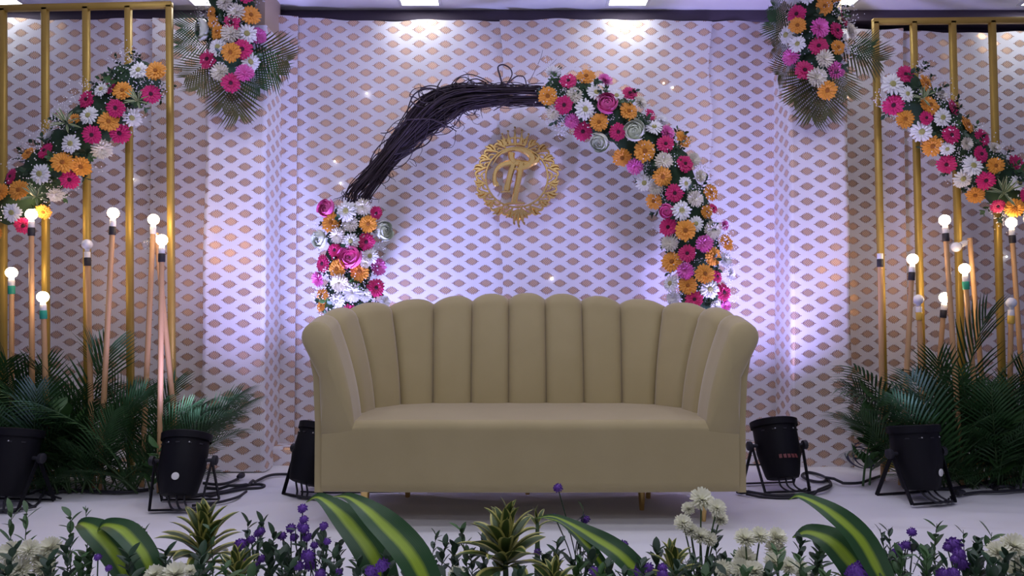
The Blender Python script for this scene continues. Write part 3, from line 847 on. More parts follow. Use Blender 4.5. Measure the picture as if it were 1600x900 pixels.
# ------------------------------------------------------------------ palm fronds
def frond_meshes(seed, mat, n=26, curve=.35, spread=.36, droop=.10, vlift=.12, leaf_w=.014):
    """feather palm leaf of unit length growing along +Z and arching towards +Y"""
    r = random.Random(seed); st = MB(); lf = MB()
    def mid(q): return Vector((0, curve * q * q, q - .18 * curve * q * q))
    st.tube([mid(i / 10) for i in range(11)], [.011 - .009 * i / 10 for i in range(11)], 5)
    for i in range(n):
        q = .20 + .80 * i / (n - 1); p = mid(q); tg = (mid(min(1, q + .02)) - mid(q - .02)).normalized()
        for s in (-1, 1):
            L = spread * (sin(pi * (.12 + .80 * (i / (n - 1)))) ** .7) * r.uniform(.88, 1.1) + .05
            out = Vector((s, 0, 0)); d = (out * (.95 - .5 * q) + tg * (.55 + .5 * q)).normalized()
            nb = Vector((0, 1, 0)) - tg * tg.y; nb = nb.normalized() if nb.length > .01 else Vector((0, 1, 0))
            rows = []; side = tg.cross(d).cross(d).normalized()
            for k in range(4):
                u = k / 3; hw = leaf_w * (.6, 1.0, .8, .05)[k]
                c = p + d * L * u - nb * (vlift * L * u) + Vector((0, droop * L * u * u * 1.2, -droop * L * u * u * 1.5))
                rows.append([c - side * hw, c + side * hw])
            lf.grid(rows)
    return lf.mesh('palm_frond', mat), st.mesh('frond_stem', M['stem'])
FROND = [frond_meshes(i, M['palm'], 21, c, .38, dr, .10, .0080) for i, (c, dr) in enumerate(((.35, .12), (.55, .2), (.2, .08), (.75, .25)))]
FROND_O = [frond_meshes(20 + i, M['palm_olive'], 13, c, .62, .05, .05, .017) for i, c in enumerate((.10, .22))]

FROND_G = [frond_meshes(30 + i, M['palm'], 13, c, .62, .05, .05, .017) for i, c in enumerate((.10, .22))]

def add_frond(root, pos, dirn, arch_dir, L, pair):
    """frond from pos growing along dirn, bending towards arch_dir"""
    z = Vector(dirn).normalized(); y = Vector(arch_dir); y = (y - z * y.dot(z)).normalized(); x = y.cross(z)
    R = Matrix((x, y, z)).transposed().to_4x4()
    o = link('palm_frond', pair[0], root, mat4=Matrix.Translation(Vector(pos) - root.location) @ R @ Matrix.Scale(L, 4))
    link('frond_stem', pair[1], o); return o

# bouquets on the pillars
bl_fl = [(369,20,'c',28),(392,24,'o',28),(331,22,'o',20),(334,36,'o',18),(340,50,'o',24),(362,36,'m',26),(320,48,'r',28),(361,53,'c',30),(386,53,'w',30),(403,56,'k',25),(341,74,'w',29),(361,82,'o',29),(379,77,'m',28),
 (325,93,'m',29),(391,97,'w',28),(344,113,'c',28),(382,115,'k',28),(361,130,'m',27),(352,4,'c',26),(385,-8,'m',26),(345,-14,'o',26)]
br_fl = [(1245,22,'m',26),(1288,10,'o',26),(1318,29,'m',23),(1246,40,'o',25),(1280,44,'k',30),(1307,48,'m',25),(1229,55,'w',28),(1246,69,'w',25),(1328,50,'c',26),(1279,72,'m',27),(1309,74,'o',22),(1323,75,'w',20),(1236,89,'k',27),
 (1288,92,'c',28),(1257,110,'m',28),(1305,110,'k',27),(1276,122,'c',31),(1292,141,'o',29),(1262,-6,'w',26),(1305,-10,'o',26),(1240,-4,'c',24)]
def bouquet(fl, cl_px, Yd, yface, seed, side, fronds):
    root = empty('flower_bouquet', P(cl_px[1][0], cl_px[1][1], Yd), label='gerbera bouquet with fanned palm leaves tied high on the ' + side + ' side pillar', cat='bouquet', group='bouquets on the pillars')
    garland(root, fl, cl_px, Yd, .17, seed, 26, 26)
    rnd = random.Random(seed + 3)
    for (x, y, tx, ty, ex) in fronds:
        a = P(x, y, yface - .03); b = P(tx, ty, yface - .06 - .05 * rnd.random() - (.14 if tx > 1350 else 0)); d = b - a
        add_frond(root, a, d, (rnd.uniform(-.2, .2), -1, -.3), d.length, FROND_O[rnd.randint(0, 1)] if ex else FROND_G[rnd.randint(0, 1)])
bouquet(bl_fl, [(362,-20),(362,30),(362,75),(362,122)], 4.60, 4.66, 31, 'twig',
        [(340,70,280,70,0),(345,80,290,125,1),(350,90,315,150,1),(358,95,350,170,1),(365,95,378,182,1),(372,85,410,140,0),(378,75,440,118,0),(385,60,462,100,1),(350,20,325,-40,0),(375,20,400,-40,1),(350,40,285,45,0)])
bouquet(br_fl, [(1277,-20),(1277,30),(1278,75),(1284,125)], 4.72, 4.80, 32, 'flowered',
        [(1250,60,1195,35,0),(1250,75,1200,75,1),(1255,85,1205,120,1),(1262,95,1235,160,1),(1272,95,1262,185,1),(1285,95,1290,180,1),(1300,85,1320,150,1),(1305,75,1375,98,1),(1310,70,1370,75,0),(1262,15,1235,-45,1),(1295,15,1320,-45,0),(1250,25,1200,10,0)])

# banks of palm at the foot of the frames
def bank(side, spec, seed, Y0, extra):
    xs = [s[0] for s in spec]
    root = empty('palm_frond_bank', PZ((min(xs) + max(xs)) / 2, 745), label='bank of dark green palm fronds at foot of gold frame on the ' + side + ' side', cat='palm', group='palm banks below the gold frames')
    rnd = random.Random(seed)
    for (bx, Yd, tx, ty, dY, k) in spec:
        a = P(bx, 700, Yd); a.z = .0; b = P(tx, ty, Yd + dY); d = b - a
        add_frond(root, a, d * 1.0 + Vector((0, 0, d.length * .18)), Vector((d.x, -.12, 0)), d.length * 1.04, FROND[k])
    for (x, y, Yd, L, tilt) in extra:
        a = P(x, y, Yd); o = link('leaf_sprig', SPRIG[3], root, mat4=Matrix.Translation(Vector((a.x, Yd, 0)) - root.location) @ orient((tilt, -.15, 1)) @ Matrix.Scale(max(.1, a.z), 4))
    return root
def palm_spec(seed, x0, x1, Yfront, n_back, n_front, lim):
    rnd = random.Random(seed); spec = []
    for i in range(n_back + n_front):
        back = i < n_back
        bx = rnd.uniform(x0, x1); tx = bx + rnd.uniform(-95, 95)
        ty = rnd.uniform(550, 660) if back else rnd.uniform(600, 735)
        tx, ty = lim(tx, ty)
        Yd = rnd.uniform(Yfront + .14, Yfront + .38) if back else rnd.uniform(Yfront, Yfront + .12)
        spec.append((bx, Yd, tx, ty, rnd.uniform(-.06, .10) if back else rnd.uniform(-.02, .06), rnd.choice((0, 2, 1, 3) if back else (0, 2, 2, 1))))
    return spec
spec = palm_spec(77, -60, 262, 4.08, 52, 62, lambda x, y: (min(x, 345), max(y, 625) if x > 290 else y))
spec += [(255, 4.30, 372, 622, 0, 2), (255, 4.30, 358, 608, 0, 2), (250, 4.30, 335, 598, 0, 0), (265, 4.26, 352, 650, 0, 0), (200, 4.3, 180, 540, .05, 2), (150, 4.3, 130, 560, .05, 0), (60, 4.3, 45, 555, .05, 2), (100, 4.3, 150, 540, 0, 2),
         (215, 4.12, 85, 690, 0, 0), (215, 4.12, 80, 710, 0, 2), (210, 4.12, 90, 735, 0, 0), (215, 4.10, 95, 668, 0, 2), (205, 4.12, 100, 650, 0, 2), (200, 4.12, 225, 735, 0, 0), (190, 4.12, 195, 738, 0, 2)]
bank('twig', spec, 41, 4.2, [(75, 640, 4.15, 1, .1), (100, 630, 4.15, 1, -.1), (240, 690, 4.06, 1, .1), (20, 650, 4.12, 1, 0)])
spec = palm_spec(78, 1410, 1670, 4.18, 48, 56, lambda x, y: (max(x, 1340), max(y, 645) if x < 1380 else y))
spec += [(1490, 4.45, 1492, 500, .05, 2), (1480, 4.4, 1520, 520, .05, 0), (1500, 4.4, 1470, 560, 0, 2), (1420, 4.36, 1335, 625, 0, 0), (1430, 4.36, 1342, 650, 0, 2), (1425, 4.36, 1350, 600, 0, 2), (1475, 4.2, 1420, 600, 0, 0), (1480, 4.2, 1540, 590, 0, 2),
         (1490, 4.2, 1450, 575, 0, 0), (1560, 4.3, 1590, 560, 0, 2), (1560, 4.2, 1540, 590, 0, 0), (1510, 4.2, 1510, 740, 0, 0), (1540, 4.2, 1560, 738, 0, 2), (1580, 4.2, 1600, 735, 0, 0), (1530, 4.2, 1500, 735, 0, 2)]
bank('flowered', spec, 42, 4.35, [(1352, 610, 4.3, 1, 0), (1365, 640, 4.3, 1, -.1), (1400, 640, 4.22, 1, .1), (1560, 640, 4.2, 1, 0), (1590, 650, 4.2, 1, .1)])

# ------------------------------------------------------------------ bulb sticks
def bulb_profile(r):
    pr = []
    for k in range(13):
        th = pi * k / 12 * .86
        pr.append((max(.0006, r * sin(th)), r * cos(th)))
    pr = pr[::-1]
    return [(r * .42, -r * 1.35)] + [(x, z) for x, z in pr]
def bulb_mesh(name, mat, r=.030):
    m = MB(); m.lathe(bulb_profile(r), 18); return m.mesh(name, mat)
BULB = {'on': bulb_mesh('lit_bulb', M['bulb_on']), 'off': bulb_mesh('frosted_bulb', M['bulb_off'], .029), 'clear': bulb_mesh('clear_bulb', M['bulb_clear'], .026)}
def cyl_mesh(name, r, h, mat, n=14):
    m = MB(); m.lathe([(r * .92, 0), (r, h * .06), (r, h * .94), (r * .92, h)], n); return auto_smooth(m.mesh(name, mat), 50)
NECK = cyl_mesh('bulb_neck', .0165, .040, M['bulb_neck'])
TAPE = {k: cyl_mesh('tape_wrap', .0185, .046, M['tape_' + k]) for k in ('black', 'green', 'yellow')}
def bulb_stick(head, foot, Yd, state, tape, label, group, tip=None):
    """head: pixel of the bulb, foot: a lower pixel on the stick"""
    a = P(head[0], head[1], Yd); b = P(foot[0], foot[1], Yd)
    d = (a - b).normalized(); base = a + d * ((-.003 - a.z) / d.z)
    t = empty('bulb_stick', (base.x, base.y, 0), label=label, cat='light', group=group)
    L = (a - base).length; Rm = orient(d)
    def put(name, me, dist, s=1):
        return link(name, me, t, mat4=Matrix.Translation(base + d * dist - t.location) @ Rm @ Matrix.Scale(s, 4))
    drop = .03 * 1.3
    stick_top = L - drop - .040 if tip is None else L
    m = MB(); m.lathe([(.0135, 0), (.0145, stick_top * .5), (.0135, stick_top)], 10); put('stick', auto_smooth(m.mesh('stick', M['wood']), 50), 0)
    if tape: put('tape_wrap', TAPE[tape], stick_top - .040)
    if tip is None:
        put('bulb_neck', NECK, stick_top - .002)
        if state: put('bulb', BULB[state], L)
    else:                               # bulb dangling from the stick's top
        c = P(tip[0], tip[1], Yd - .03); top = base + d * (L - .015); dn = (c - top).normalized()
        link('bulb', BULB[state], t, mat4=Matrix.Translation(c - t.location) @ orient(dn))
        link('bulb_neck', NECK, t, mat4=Matrix.Translation(c - dn * .076 - t.location) @ orient(dn))
        m = MB(); m.tube(smooth_path([top - t.location, (top + c) / 2 + Vector((0, -.01, .012)) - t.location, c - dn * .072 - t.location], 8), .003, 5)
        link('wire', m.mesh('wire', M['bulb_neck']), t)
    return t
T_ = ' by the twig-side gold frame'
F_ = ' by the flowered-side gold frame'
bulb_stick((49, 335), (50, 600), 4.22, 'on', 'black', 'lit black taped bulb stick under the low end of the twig-side garland', 'lit bulb sticks by the twig-side frame')
bulb_stick((177, 333), (161, 650), 4.16, 'on', 'black', 'lit black taped bulb stick leaning alone at the middle of the twig-side frame', 'lit bulb sticks by the twig-side frame')
bulb_stick((240, 343), (229, 590), 4.26, 'on', None, 'lit bulb on untaped wooden stick' + T_, None)
bulb_stick((253, 375), (250, 660), 4.12, 'on', 'black', 'lit black taped bulb stick by the twig-side frame bar next to the pillar', 'lit bulb sticks by the twig-side frame')
bulb_stick((136, 382), (141, 590), 4.24, 'off', 'black', 'unlit frosted bulb on wooden stick with black tape' + T_, None)
bulb_stick((18, 426), (18, 560), 4.24, 'on', 'green', 'taller lit bulb stick with green tape by the twig-side gold frame', 'lit bulb sticks by the twig-side frame')
bulb_stick((67, 464), (72, 620), 4.14, 'on', 'green', 'shorter lit bulb stick with green tape by the twig-side gold frame', 'lit bulb sticks by the twig-side frame')
bulb_stick((244, 364), (266, 590), 4.32, 'clear', None, 'wooden stick with a clear unlit bulb dangling from its top' + T_, None, tip=(229, 382))
bulb_stick((1375, 385), (1378, 620), 4.42, None, 'black', 'wooden stick with empty white socket and black tape' + F_, None)
bulb_stick((1426, 405), (1414, 630), 4.30, 'on', 'black', 'lit black taped bulb stick closest to the flowered-side pillar', 'bulb sticks by the flowered-side frame')
bulb_stick((1435, 468), (1441, 590), 4.42, 'off', 'yellow', 'unlit frosted bulb on yellow taped stick near the flowered-side pillar', 'bulb sticks by the flowered-side frame')
bulb_stick((1476, 344), (1496, 640), 4.28, 'on', 'black', 'tallest lit black taped bulb stick at the middle of the flowered-side frame', 'bulb sticks by the flowered-side frame')
bulb_stick((1476, 465), (1470, 540), 4.48, 'on', 'black', 'short lit black taped bulb stick behind the tallest one by flowered-side frame', 'bulb sticks by the flowered-side frame')
bulb_stick((1507, 420), (1521, 590), 4.40, 'on', 'green', 'lit bulb on wooden stick with green tape' + F_, None)
bulb_stick((1515, 372), (1533, 580), 4.50, 'off', None, 'wooden stick with a frosted bulb dangling from its top' + F_, None, tip=(1494, 386))
bulb_stick((1580, 348), (1597, 590), 4.46, 'on', 'black', 'lit black taped bulb stick under the low end of the flowered-side garland', 'bulb sticks by the flowered-side frame')
bulb_stick((1580, 473), (1578, 610), 4.34, 'off', 'yellow', 'unlit frosted bulb on yellow taped stick below the flowered-side garland end', 'bulb sticks by the flowered-side frame')

# ------------------------------------------------------------------ gold monogram
def monogram():
    Ye = 4.955
    c = P(807.5, 277, Ye)
    t = empty('monogram_plaque', c, label='round gold mirror monogram with crown and scrollwork on the backdrop', cat='sign')
    U = Ye / F / 5                       # crop units (5 per pixel) to metres
    TH = .013
    wk = [1.0]; lay = [0]
    def q2(x, y): return Vector(((x - 488) * U, 0, (485 - y) * U))
    def stroke(m, pts, w, n=26, th=TH, smooth=True):
        pp = smooth_path([q2(*p) for p in pts], n) if smooth else [q2(*p) for p in pts]
        k = len(pp); ws = smooth_path([Vector((x, 0, 0)) for x in w], k) if isinstance(w, (list, tuple)) else [Vector((w, 0, 0))] * k
        rows = []
        for i, p in enumerate(pp):
            tg = (pp[min(i + 1, k - 1)] - pp[max(0, i - 1)]).normalized(); s = Vector((-tg.z, 0, tg.x)) * max(.6, ws[i].x * wk[0]) * U / 2
            f_ = Vector((0, -th / 2, 0)); p = p + Vector((0, -.00045 * (lay[0] % 9), 0))
            rows.append([p + s * .55 + f_, p - s * .55 + f_, p - s - f_ * .1, p - s - f_, p + s - f_, p + s - f_ * .1])
        lay[0] += 1
        b = m.grid(rows, closed=True); m.face([b + j for j in range(6)][::-1]); e = b + (k - 1) * 6; m.face([e + j for j in range(6)])
    def out(name, m): return link(name, auto_smooth(m.mesh(name, M['gold_mirror']), 35), t)
    m = MB(); stroke(m, [(488 + 244 * cos(a), 485 + 236 * sin(a)) for a in [2 * pi * i / 48 for i in range(49)]], 17, smooth=False); out('ring', m)
    m = MB(); stroke(m, [(488 + 205 * cos(a), 470 + 215 * sin(a)) for a in [pi * 1.12 + pi * .76 * i / 20 for i in range(21)]], [6, 16, 22, 16, 6], 30); out('arc', m)
    # two linked letters: a T with a curled arm and a P with a broad bowl
    m = MB()
    stroke(m, [(345, 535), (322, 540), (312, 500), (318, 450), (345, 405), (395, 380), (470, 370), (560, 378), (620, 372), (655, 340), (662, 300)], [34, 40, 34, 30, 34, 44, 54, 48, 40, 36, 14], 40)
    stroke(m, [(462, 380), (432, 480), (408, 590)], [52, 46, 48], 12); stroke(m, [(362, 602), (400, 596), (440, 602)], [10, 16, 10], 8)
    out('letter', m)
    m = MB()
    stroke(m, [(448, 290), (446, 330), (470, 370)], [54, 50, 40], 10, TH * 1.5)
    stroke(m, [(372, 300), (430, 272), (500, 266), (575, 290), (612, 335), (585, 385), (530, 410), (470, 420)], [10, 22, 34, 52, 58, 50, 40, 16], 34, TH * 1.5)
    stroke(m, [(525, 370), (502, 500), (478, 620), (466, 690)], [54, 46, 46, 50], 14, TH * 1.5); stroke(m, [(376, 700), (460, 688), (550, 690)], [10, 24, 18], 10, TH * 1.5)
    out('letter', m)
    # crown
    m = MB()
    stroke(m, [(400, 235), (475, 222), (555, 235)], [18, 22, 18], 12); stroke(m, [(392, 190), (475, 172), (565, 190)], [12, 16, 12], 12)
    for x0, x1, y1 in ((402, 372, 150), (432, 418, 128), (475, 473, 100), (520, 528, 122), (550, 580, 152)):
        stroke(m, [(x0, 232), ((x0 + x1) / 2, 185), (x1, y1)], [26, 26, 6], 8); stroke(m, [(x1 - 7, y1 - 6), (x1, y1 - 12), (x1 + 7, y1 - 6), (x1, y1)], 9, 9)
    stroke(m, [(405, 225), (425, 180), (445, 225)], 14, 9); stroke(m, [(505, 225), (530, 180), (550, 225)], 14, 9)
    out('crown', m)
    # scrollwork all round
    wk[0] = 1.12
    r = random.Random(3)
    def scroll(ang, size, sgn):
        m = MB(); ca, sa = cos(ang), sin(ang); tx, ty = -sa * sgn, ca * sgn
        def pt(rad, tan): return (488 + (244 + rad) * ca + tan * tx, 485 + (238 + rad) * sa + tan * ty)
        s = size
        stroke(m, [pt(0, -34 * s), pt(28 * s, -18 * s), pt(58 * s, 4 * s), pt(78 * s, 28 * s), pt(70 * s, 50 * s), pt(52 * s, 46 * s), pt(54 * s, 32 * s)], [8, 20, 24, 20, 15, 12, 9], 24)
        stroke(m, [pt(20 * s, -24 * s), pt(54 * s, -34 * s), pt(84 * s, -30 * s), pt(98 * s, -12 * s)], [14, 24, 18, 4], 12)
        stroke(m, [pt(40 * s, -10 * s), pt(76 * s, -8 * s), pt(108 * s, 12 * s)], [14, 24, 5], 10)
        stroke(m, [pt(8 * s, 0), pt(30 * s, 24 * s), pt(30 * s, 42 * s), pt(16 * s, 44 * s)], [8, 16, 13, 8], 12)
        out('scroll', m)
    for k in range(9):
        a = radians(-64 + 17.6 * k)
        scroll(a, 1.0 if k % 2 else .86, 1 if k < 4 else -1); scroll(pi - a, 1.0 if k % 2 else .86, -1 if k < 4 else 1)
    wk[0] = .9
    m = MB()     # flower at the foot
    for x1, y1 in ((440, 800), (462, 850), (500, 872), (540, 850), (562, 800)):
        stroke(m, [(500, 735), ((500 + x1) / 2 + (x1 - 500) * .15, (735 + y1) / 2), (x1, y1)], [10, 34, 10], 10)
        stroke(m, [(x1, y1), (x1 + 10, y1 + 8), (x1 + 8, y1 - 10), (x1 - 4, y1 - 6)], 9, 10)
    out('flourish', m)
    # small standoffs reaching back to the drape
    for a in (pi / 4, 3 * pi / 4, 5 * pi / 4, 7 * pi / 4):
        m = MB(); p = q2(488 + 244 * cos(a), 485 + 236 * sin(a)); m.tube([p, p + Vector((0, .06, 0))], .004, 6); link('standoff', m.mesh('standoff', M['steel']), t)
monogram()

# ------------------------------------------------------------------ stage lights
def par_can(px, py, Yd, yaw, tilt, label, power, color, sc_=1.0, sticker=None, red=False, aim=None, spot=60):
    f = PZ(px, py); f = Vector(((px - 800) / F * Yd, Yd, 0))
    t = empty('stage_light', f, rotz=yaw, label=label, cat='light', group='black stage lights on the floor'); t.scale = (sc_,) * 3
    piv = Matrix.Translation((0, 0, .235)) @ Matrix.Rotation(tilt, 4, 'X')
    m = MB()
    m.lathe([(.07, -.185), (.085, -.18), (.092, -.165), (.108, -.09), (.118, -.04), (.118, .105), (.126, .108), (.126, .118)], 28)
    h = link('housing', auto_smooth(m.mesh('housing', M['black']), 35), t, mat4=piv)
    m = MB()
    rows = [[Vector((r * cos(2 * pi * k / 28), r * sin(2 * pi * k / 28), z)) for k in range(28)] for r, z in ((.128, .10), (.130, .135), (.118, .140), (.112, .125))]
    m.grid(rows, closed=True); link('rim', auto_smooth(m.mesh('rim', M['black']), 35), h)
    m = MB(); m.lathe([(.113, .118), (.113, .124), (.05, .130)], 28); link('lens', m.mesh('lens', M['lens']), h)
    for k in range(5):
        m = MB(); a = -pi / 2 + (k - 2) * .5; cx_, cy_ = cos(a), sin(a)
        m.box((-.010, -.004, -.03), (.010, .004, -.024), Matrix.Translation((.118 * cx_, .118 * cy_, .10)) @ Matrix.Rotation(a + pi / 2, 4, 'Z'))
        link('vent_slot', m.mesh('vent_slot', M['black_soft'], False), h)
    for x, y in ((-.05, -.105), (.055, -.104)):
        m = MB(); m.lathe([(.004, 0), (.004, .006), (.002, .008)], 8); link('screw', m.mesh('screw', M['steel']), h, mat4=Matrix.Translation((x, y, .075)) @ Matrix.Rotation(pi / 2, 4, 'X'))
    if sticker:
        m = MB(); m.lathe([(.019, 0), (.019, .004), (.016, .005)], 18)
        a = sticker; link('sticker', m.mesh('sticker', M['sticker']), h, mat4=Matrix.Translation((.108 * sin(a), -.108 * cos(a), -.10)) @ Matrix.Rotation(a, 4, 'Z') @ Matrix.Rotation(pi / 2 + .15, 4, 'X'))
    if red:
        for k in range(5):
            m = MB(); m.box((-.008, -.003, -.012), (.008, .0, .012)); a = (k - 2) * .20
            link('red_print', m.mesh('red_print', M['red_print'], False), h, mat4=Matrix.Translation((.113 * sin(a), -.112 * cos(a), -.075)) @ Matrix.Rotation(a, 4, 'Z') @ Matrix.Rotation(-.25, 4, 'X'))
    for s in (-1, 1):       # double yoke: two U brackets splayed to the floor
        m = MB(); dy = .11 * s; hw = .011
        pts = [(-.148, 0, .235), (-.140 - .012 * s, dy, .004), (.140 + .012 * s, dy, .004), (.148, 0, .235)]
        for a, b in zip(pts, pts[1:]):
            a, b = Vector(a), Vector(b); d = (b - a).normalized(); flat = abs(d.x) > .8
            e1 = Vector((0, 1, 0)) if flat else Vector((0, 1, 0)) - d * d.y
            e1.normalize(); e2 = d.cross(e1); n0 = len(m.v)
            w1, w2 = (hw, .003)
            for p in (a - d * .002, b + d * .002):
                for u, v_ in ((-1, -1), (1, -1), (1, 1), (-1, 1)): m.v.append(tuple(p + e1 * u * w1 + e2 * v_ * w2))
            for qf in ((0, 1, 2, 3), (7, 6, 5, 4), (0, 4, 5, 1), (1, 5, 6, 2), (2, 6, 7, 3), (3, 7, 4, 0)): m.face([n0 + i for i in qf])
        link('yoke', m.mesh('yoke', M['black'], False), t)
        m = MB(); m.lathe([(.010, .115), (.010, .15), (.024, .152), (.026, .160), (.026, .172), (.020, .176)], 12, Matrix.Rotation(s * pi / 2, 4, 'Y'))
        link('knob', auto_smooth(m.mesh('knob', M['black_soft']), 40), t, (0, 0, .235))
    for k in range(3):      # short tails of cable under the lamp
        x0 = -.04 + .04 * k; m = MB()
        p0 = piv @ Vector((x0, -.03, -.182))
        m.tube(smooth_path([p0, Vector((x0 + .01, -.10, .03)), Vector((x0 + .05, -.13, .008)), Vector((x0 + .13, -.10 + .03 * k, .008))], 12), .0055, 6)
        link('cable_tail', m.mesh('cable_tail', M['black_soft']), t)
    l = bpy.data.lights.new('stage_light_beam', 'SPOT'); l.energy = power; l.color = color; l.spot_size = radians(spot); l.spot_blend = 1.0; l.shadow_soft_size = .08
    lo = bpy.data.objects.new('stage_light_beam', l); COL.objects.link(lo); lo.parent = h; lo.matrix_basis = Matrix.Translation((0, 0, .16)) @ Matrix.Rotation(pi, 4, 'X')
    return t
VIO = (.46, .40, 1.0); BLU = (.42, .42, 1.0); WHT = (.84, .84, 1.0)
par_can(290, 785, 3.84, .05, radians(-22), 'black stage light with white sticker beside the palm bank at twig-side pillar', 45, VIO, .94, sticker=.1, spot=140)
par_can(22, 785, 3.84, -.1, radians(-14), 'black stage light with white sticker standing before the twig-side palm bank', 2.5, BLU, 1.0, sticker=.12, spot=75)
par_can(494, 770, 4.10, -.55, radians(-24), 'black stage light half hidden behind the sofa arm on twig side', 150, BLU, .95, spot=130)
par_can(1212, 765, 4.22, .14, radians(-20), 'black stage light with red print beside the sofa arm on flowered side', 120, VIO, .98, red=True, spot=130)
par_can(1428, 770, 3.98, .25, radians(-10), 'black stage light before the palm bank on the flowered side', 2.5, BLU, 1.0, sticker=.35, spot=75)

# ------------------------------------------------------------------ cables on the floor
LAID = []           # (x, y, top height) of what already lies on the floor
for o in list(COL.objects):
    if o.name.startswith(('yoke', 'cable_tail')):
        t_ = o.parent; Mx = t_.matrix_basis
        if o.name.startswith('yoke'):
            vs = [v.co for v in o.data.vertices if v.co.z < .02]
            x0, x1 = min(v.x for v in vs), max(v.x for v in vs); y_ = sum(v.y for v in vs) / len(vs)
            for k in range(40):
                q = Mx @ Vector((x0 + (x1 - x0) * k / 39, y_, 0))
                for e in (-.008, .008): LAID.append((q.x, q.y + e, .010, .004))
            for vx in (x0, x1):
                pass
        else:
            for v in o.data.vertices:
                q = Mx @ v.co
                if q.z < .05: LAID.append((q.x, q.y, q.z, .002))
def lay_over(pts, r):
    """lift a cable where it crosses what is already there"""
    n = len(pts); need = [p.z for p in pts]
    for i, p in enumerate(pts):
        for (x, y, h, rr_) in LAID:
            if (p.x - x) ** 2 + (p.y - y) ** 2 < (r + rr_ + .009) ** 2: need[i] = max(need[i], h + r + .0015)
    for i in range(n):
        for j in range(max(0, i - 12), min(n, i + 13)):
            d_ = math.hypot(pts[i].x - pts[j].x, pts[i].y - pts[j].y)
            if need[j] - .35 * d_ > pts[i].z: pts[i].z = max(pts[i].z, need[j] - .35 * d_)
    for p in pts: LAID.append((p.x, p.y, p.z + r, r))
    return pts
def cable(pxs, label, rad=.0075, group='black cables on the stage floor', n=60, z0=.006, plug=None):
    pts = []
    for k, p in enumerate(pxs):
        q = PZ(p[0], p[1], z0); q.z = z0 + (p[2] if len(p) > 2 else 0); pts.append(q)
    t = empty('power_cable', (pts[0].x, pts[0].y, 0), label=label, cat='cable', group=group)
    m = MB(); m.tube([p - t.location for p in lay_over(smooth_path(pts, n * 2), rad * 1.15)], rad * 1.15, 7); link('cord', m.mesh('cord', M['black_soft']), t)
    if plug is not None:
        p = pts[plug]; q = pts[plug - 1] if plug == -1 else pts[plug + 1]; d = (p - q); d.z = 0; d.normalize()
        m = MB(); m.lathe([(.008, 0), (.012, .01), (.017, .03), (.017, .055), (.010, .06)], 12, orient(d)); link('plug', auto_smooth(m.mesh('plug', M['black_soft'])), t, p - t.location - d * .005 + Vector((0, 0, .011)))
    return t
cable([(232,765),(190,769),(150,768),(118,766),(70,770)], 'black cable along the front of the twig-side palm bank')
cable([(260,782),(290,776),(320,772),(350,768),(372,762),(395,757),(412,758),(408,762),(380,764),(350,770),(310,779),(275,782)], 'black cable looped in front of the twig-side pillar', .007)
cable([(320,762),(350,764),(385,762),(402,751),(425,742),(460,741),(490,741)], 'black cable running from twig-side stage light to the sofa', .007)
cable([(318,755),(340,757),(358,754),(372,748)], 'short black cable with plug before the twig-side pillar', .007, plug=-1)
cable([(300,790),(340,785),(370,777),(385,768)], 'thin black cable lying before the twig-side stage light', .006)
cable([(1168,768),(1200,773),(1235,774),(1275,768),(1298,759),(1288,745),(1264,738),(1253,743),(1264,750),(1284,753),(1296,747)], 'black cable coiled under stage light beside the sofa', .007, n=110)
cable([(1290,751),(1320,755),(1345,754),(1360,749),(1375,744)], 'black cable between the two stage lights on flowered side', .007)
cable([(1166,772),(1195,777),(1235,778),(1272,772),(1296,763)], 'black cable with plug by the sofa corner on flowered side', .006, plug=0)
cable([(1450,764),(1470,764),(1492,763),(1522,757),(1560,751),(1600,752),(1640,752)], 'black cable along the front of the flowered-side palm bank', .008)
cable([(1506,772),(1532,769),(1562,768),(1592,766),(1640,764)], 'black cable with plug beside flowered-side palm bank', .007, plug=0)
cable([(1548,761),(1566,758),(1584,762),(1566,766),(1552,763)], 'small black cable loop at flowered-side palm bank', .008)
cable([(0,772),(30,775),(60,770),(95,779)], 'thin black cable beside the sticker stage light at twig-side bank', .005)
cable([(470,768),(520,770),(580,769),(640,768)], 'thin black cable running under the sofa front', .004)
cable([(20,765),(40,785),(55,790),(70,772)], 'black cable hanging at the stage light of the twig-side bank', .006)
# coil of blue-black wire beside the flowered-side pillar
t = empty('wire_coil', PZ(1352, 732), label='loose coil of thin dark blue wire beside flowered-side pillar', cat='wire')
M['blue_wire'] = plain('dark_blue_wire', (.012, .012, .06), .4)
rnd = random.Random(4)
for k in range(7):
    c = PZ(1350 + rnd.uniform(-8, 8), 730) - t.location; R = .075 + rnd.uniform(-.012, .018); m = MB(); tl = rnd.uniform(-.35, .35); pts = []
    for i in range(33):
        a = 2 * pi * i / 32; pts.append(c + Vector((R * 1.15 * cos(a), .05 * sin(a) + tl * .1 * cos(a), R * (1 + sin(a)) * .85 + .004)))
    m.tube(pts, .0028, 5); link('wire_loop', m.mesh('wire_loop', M['blue_wire']), t)

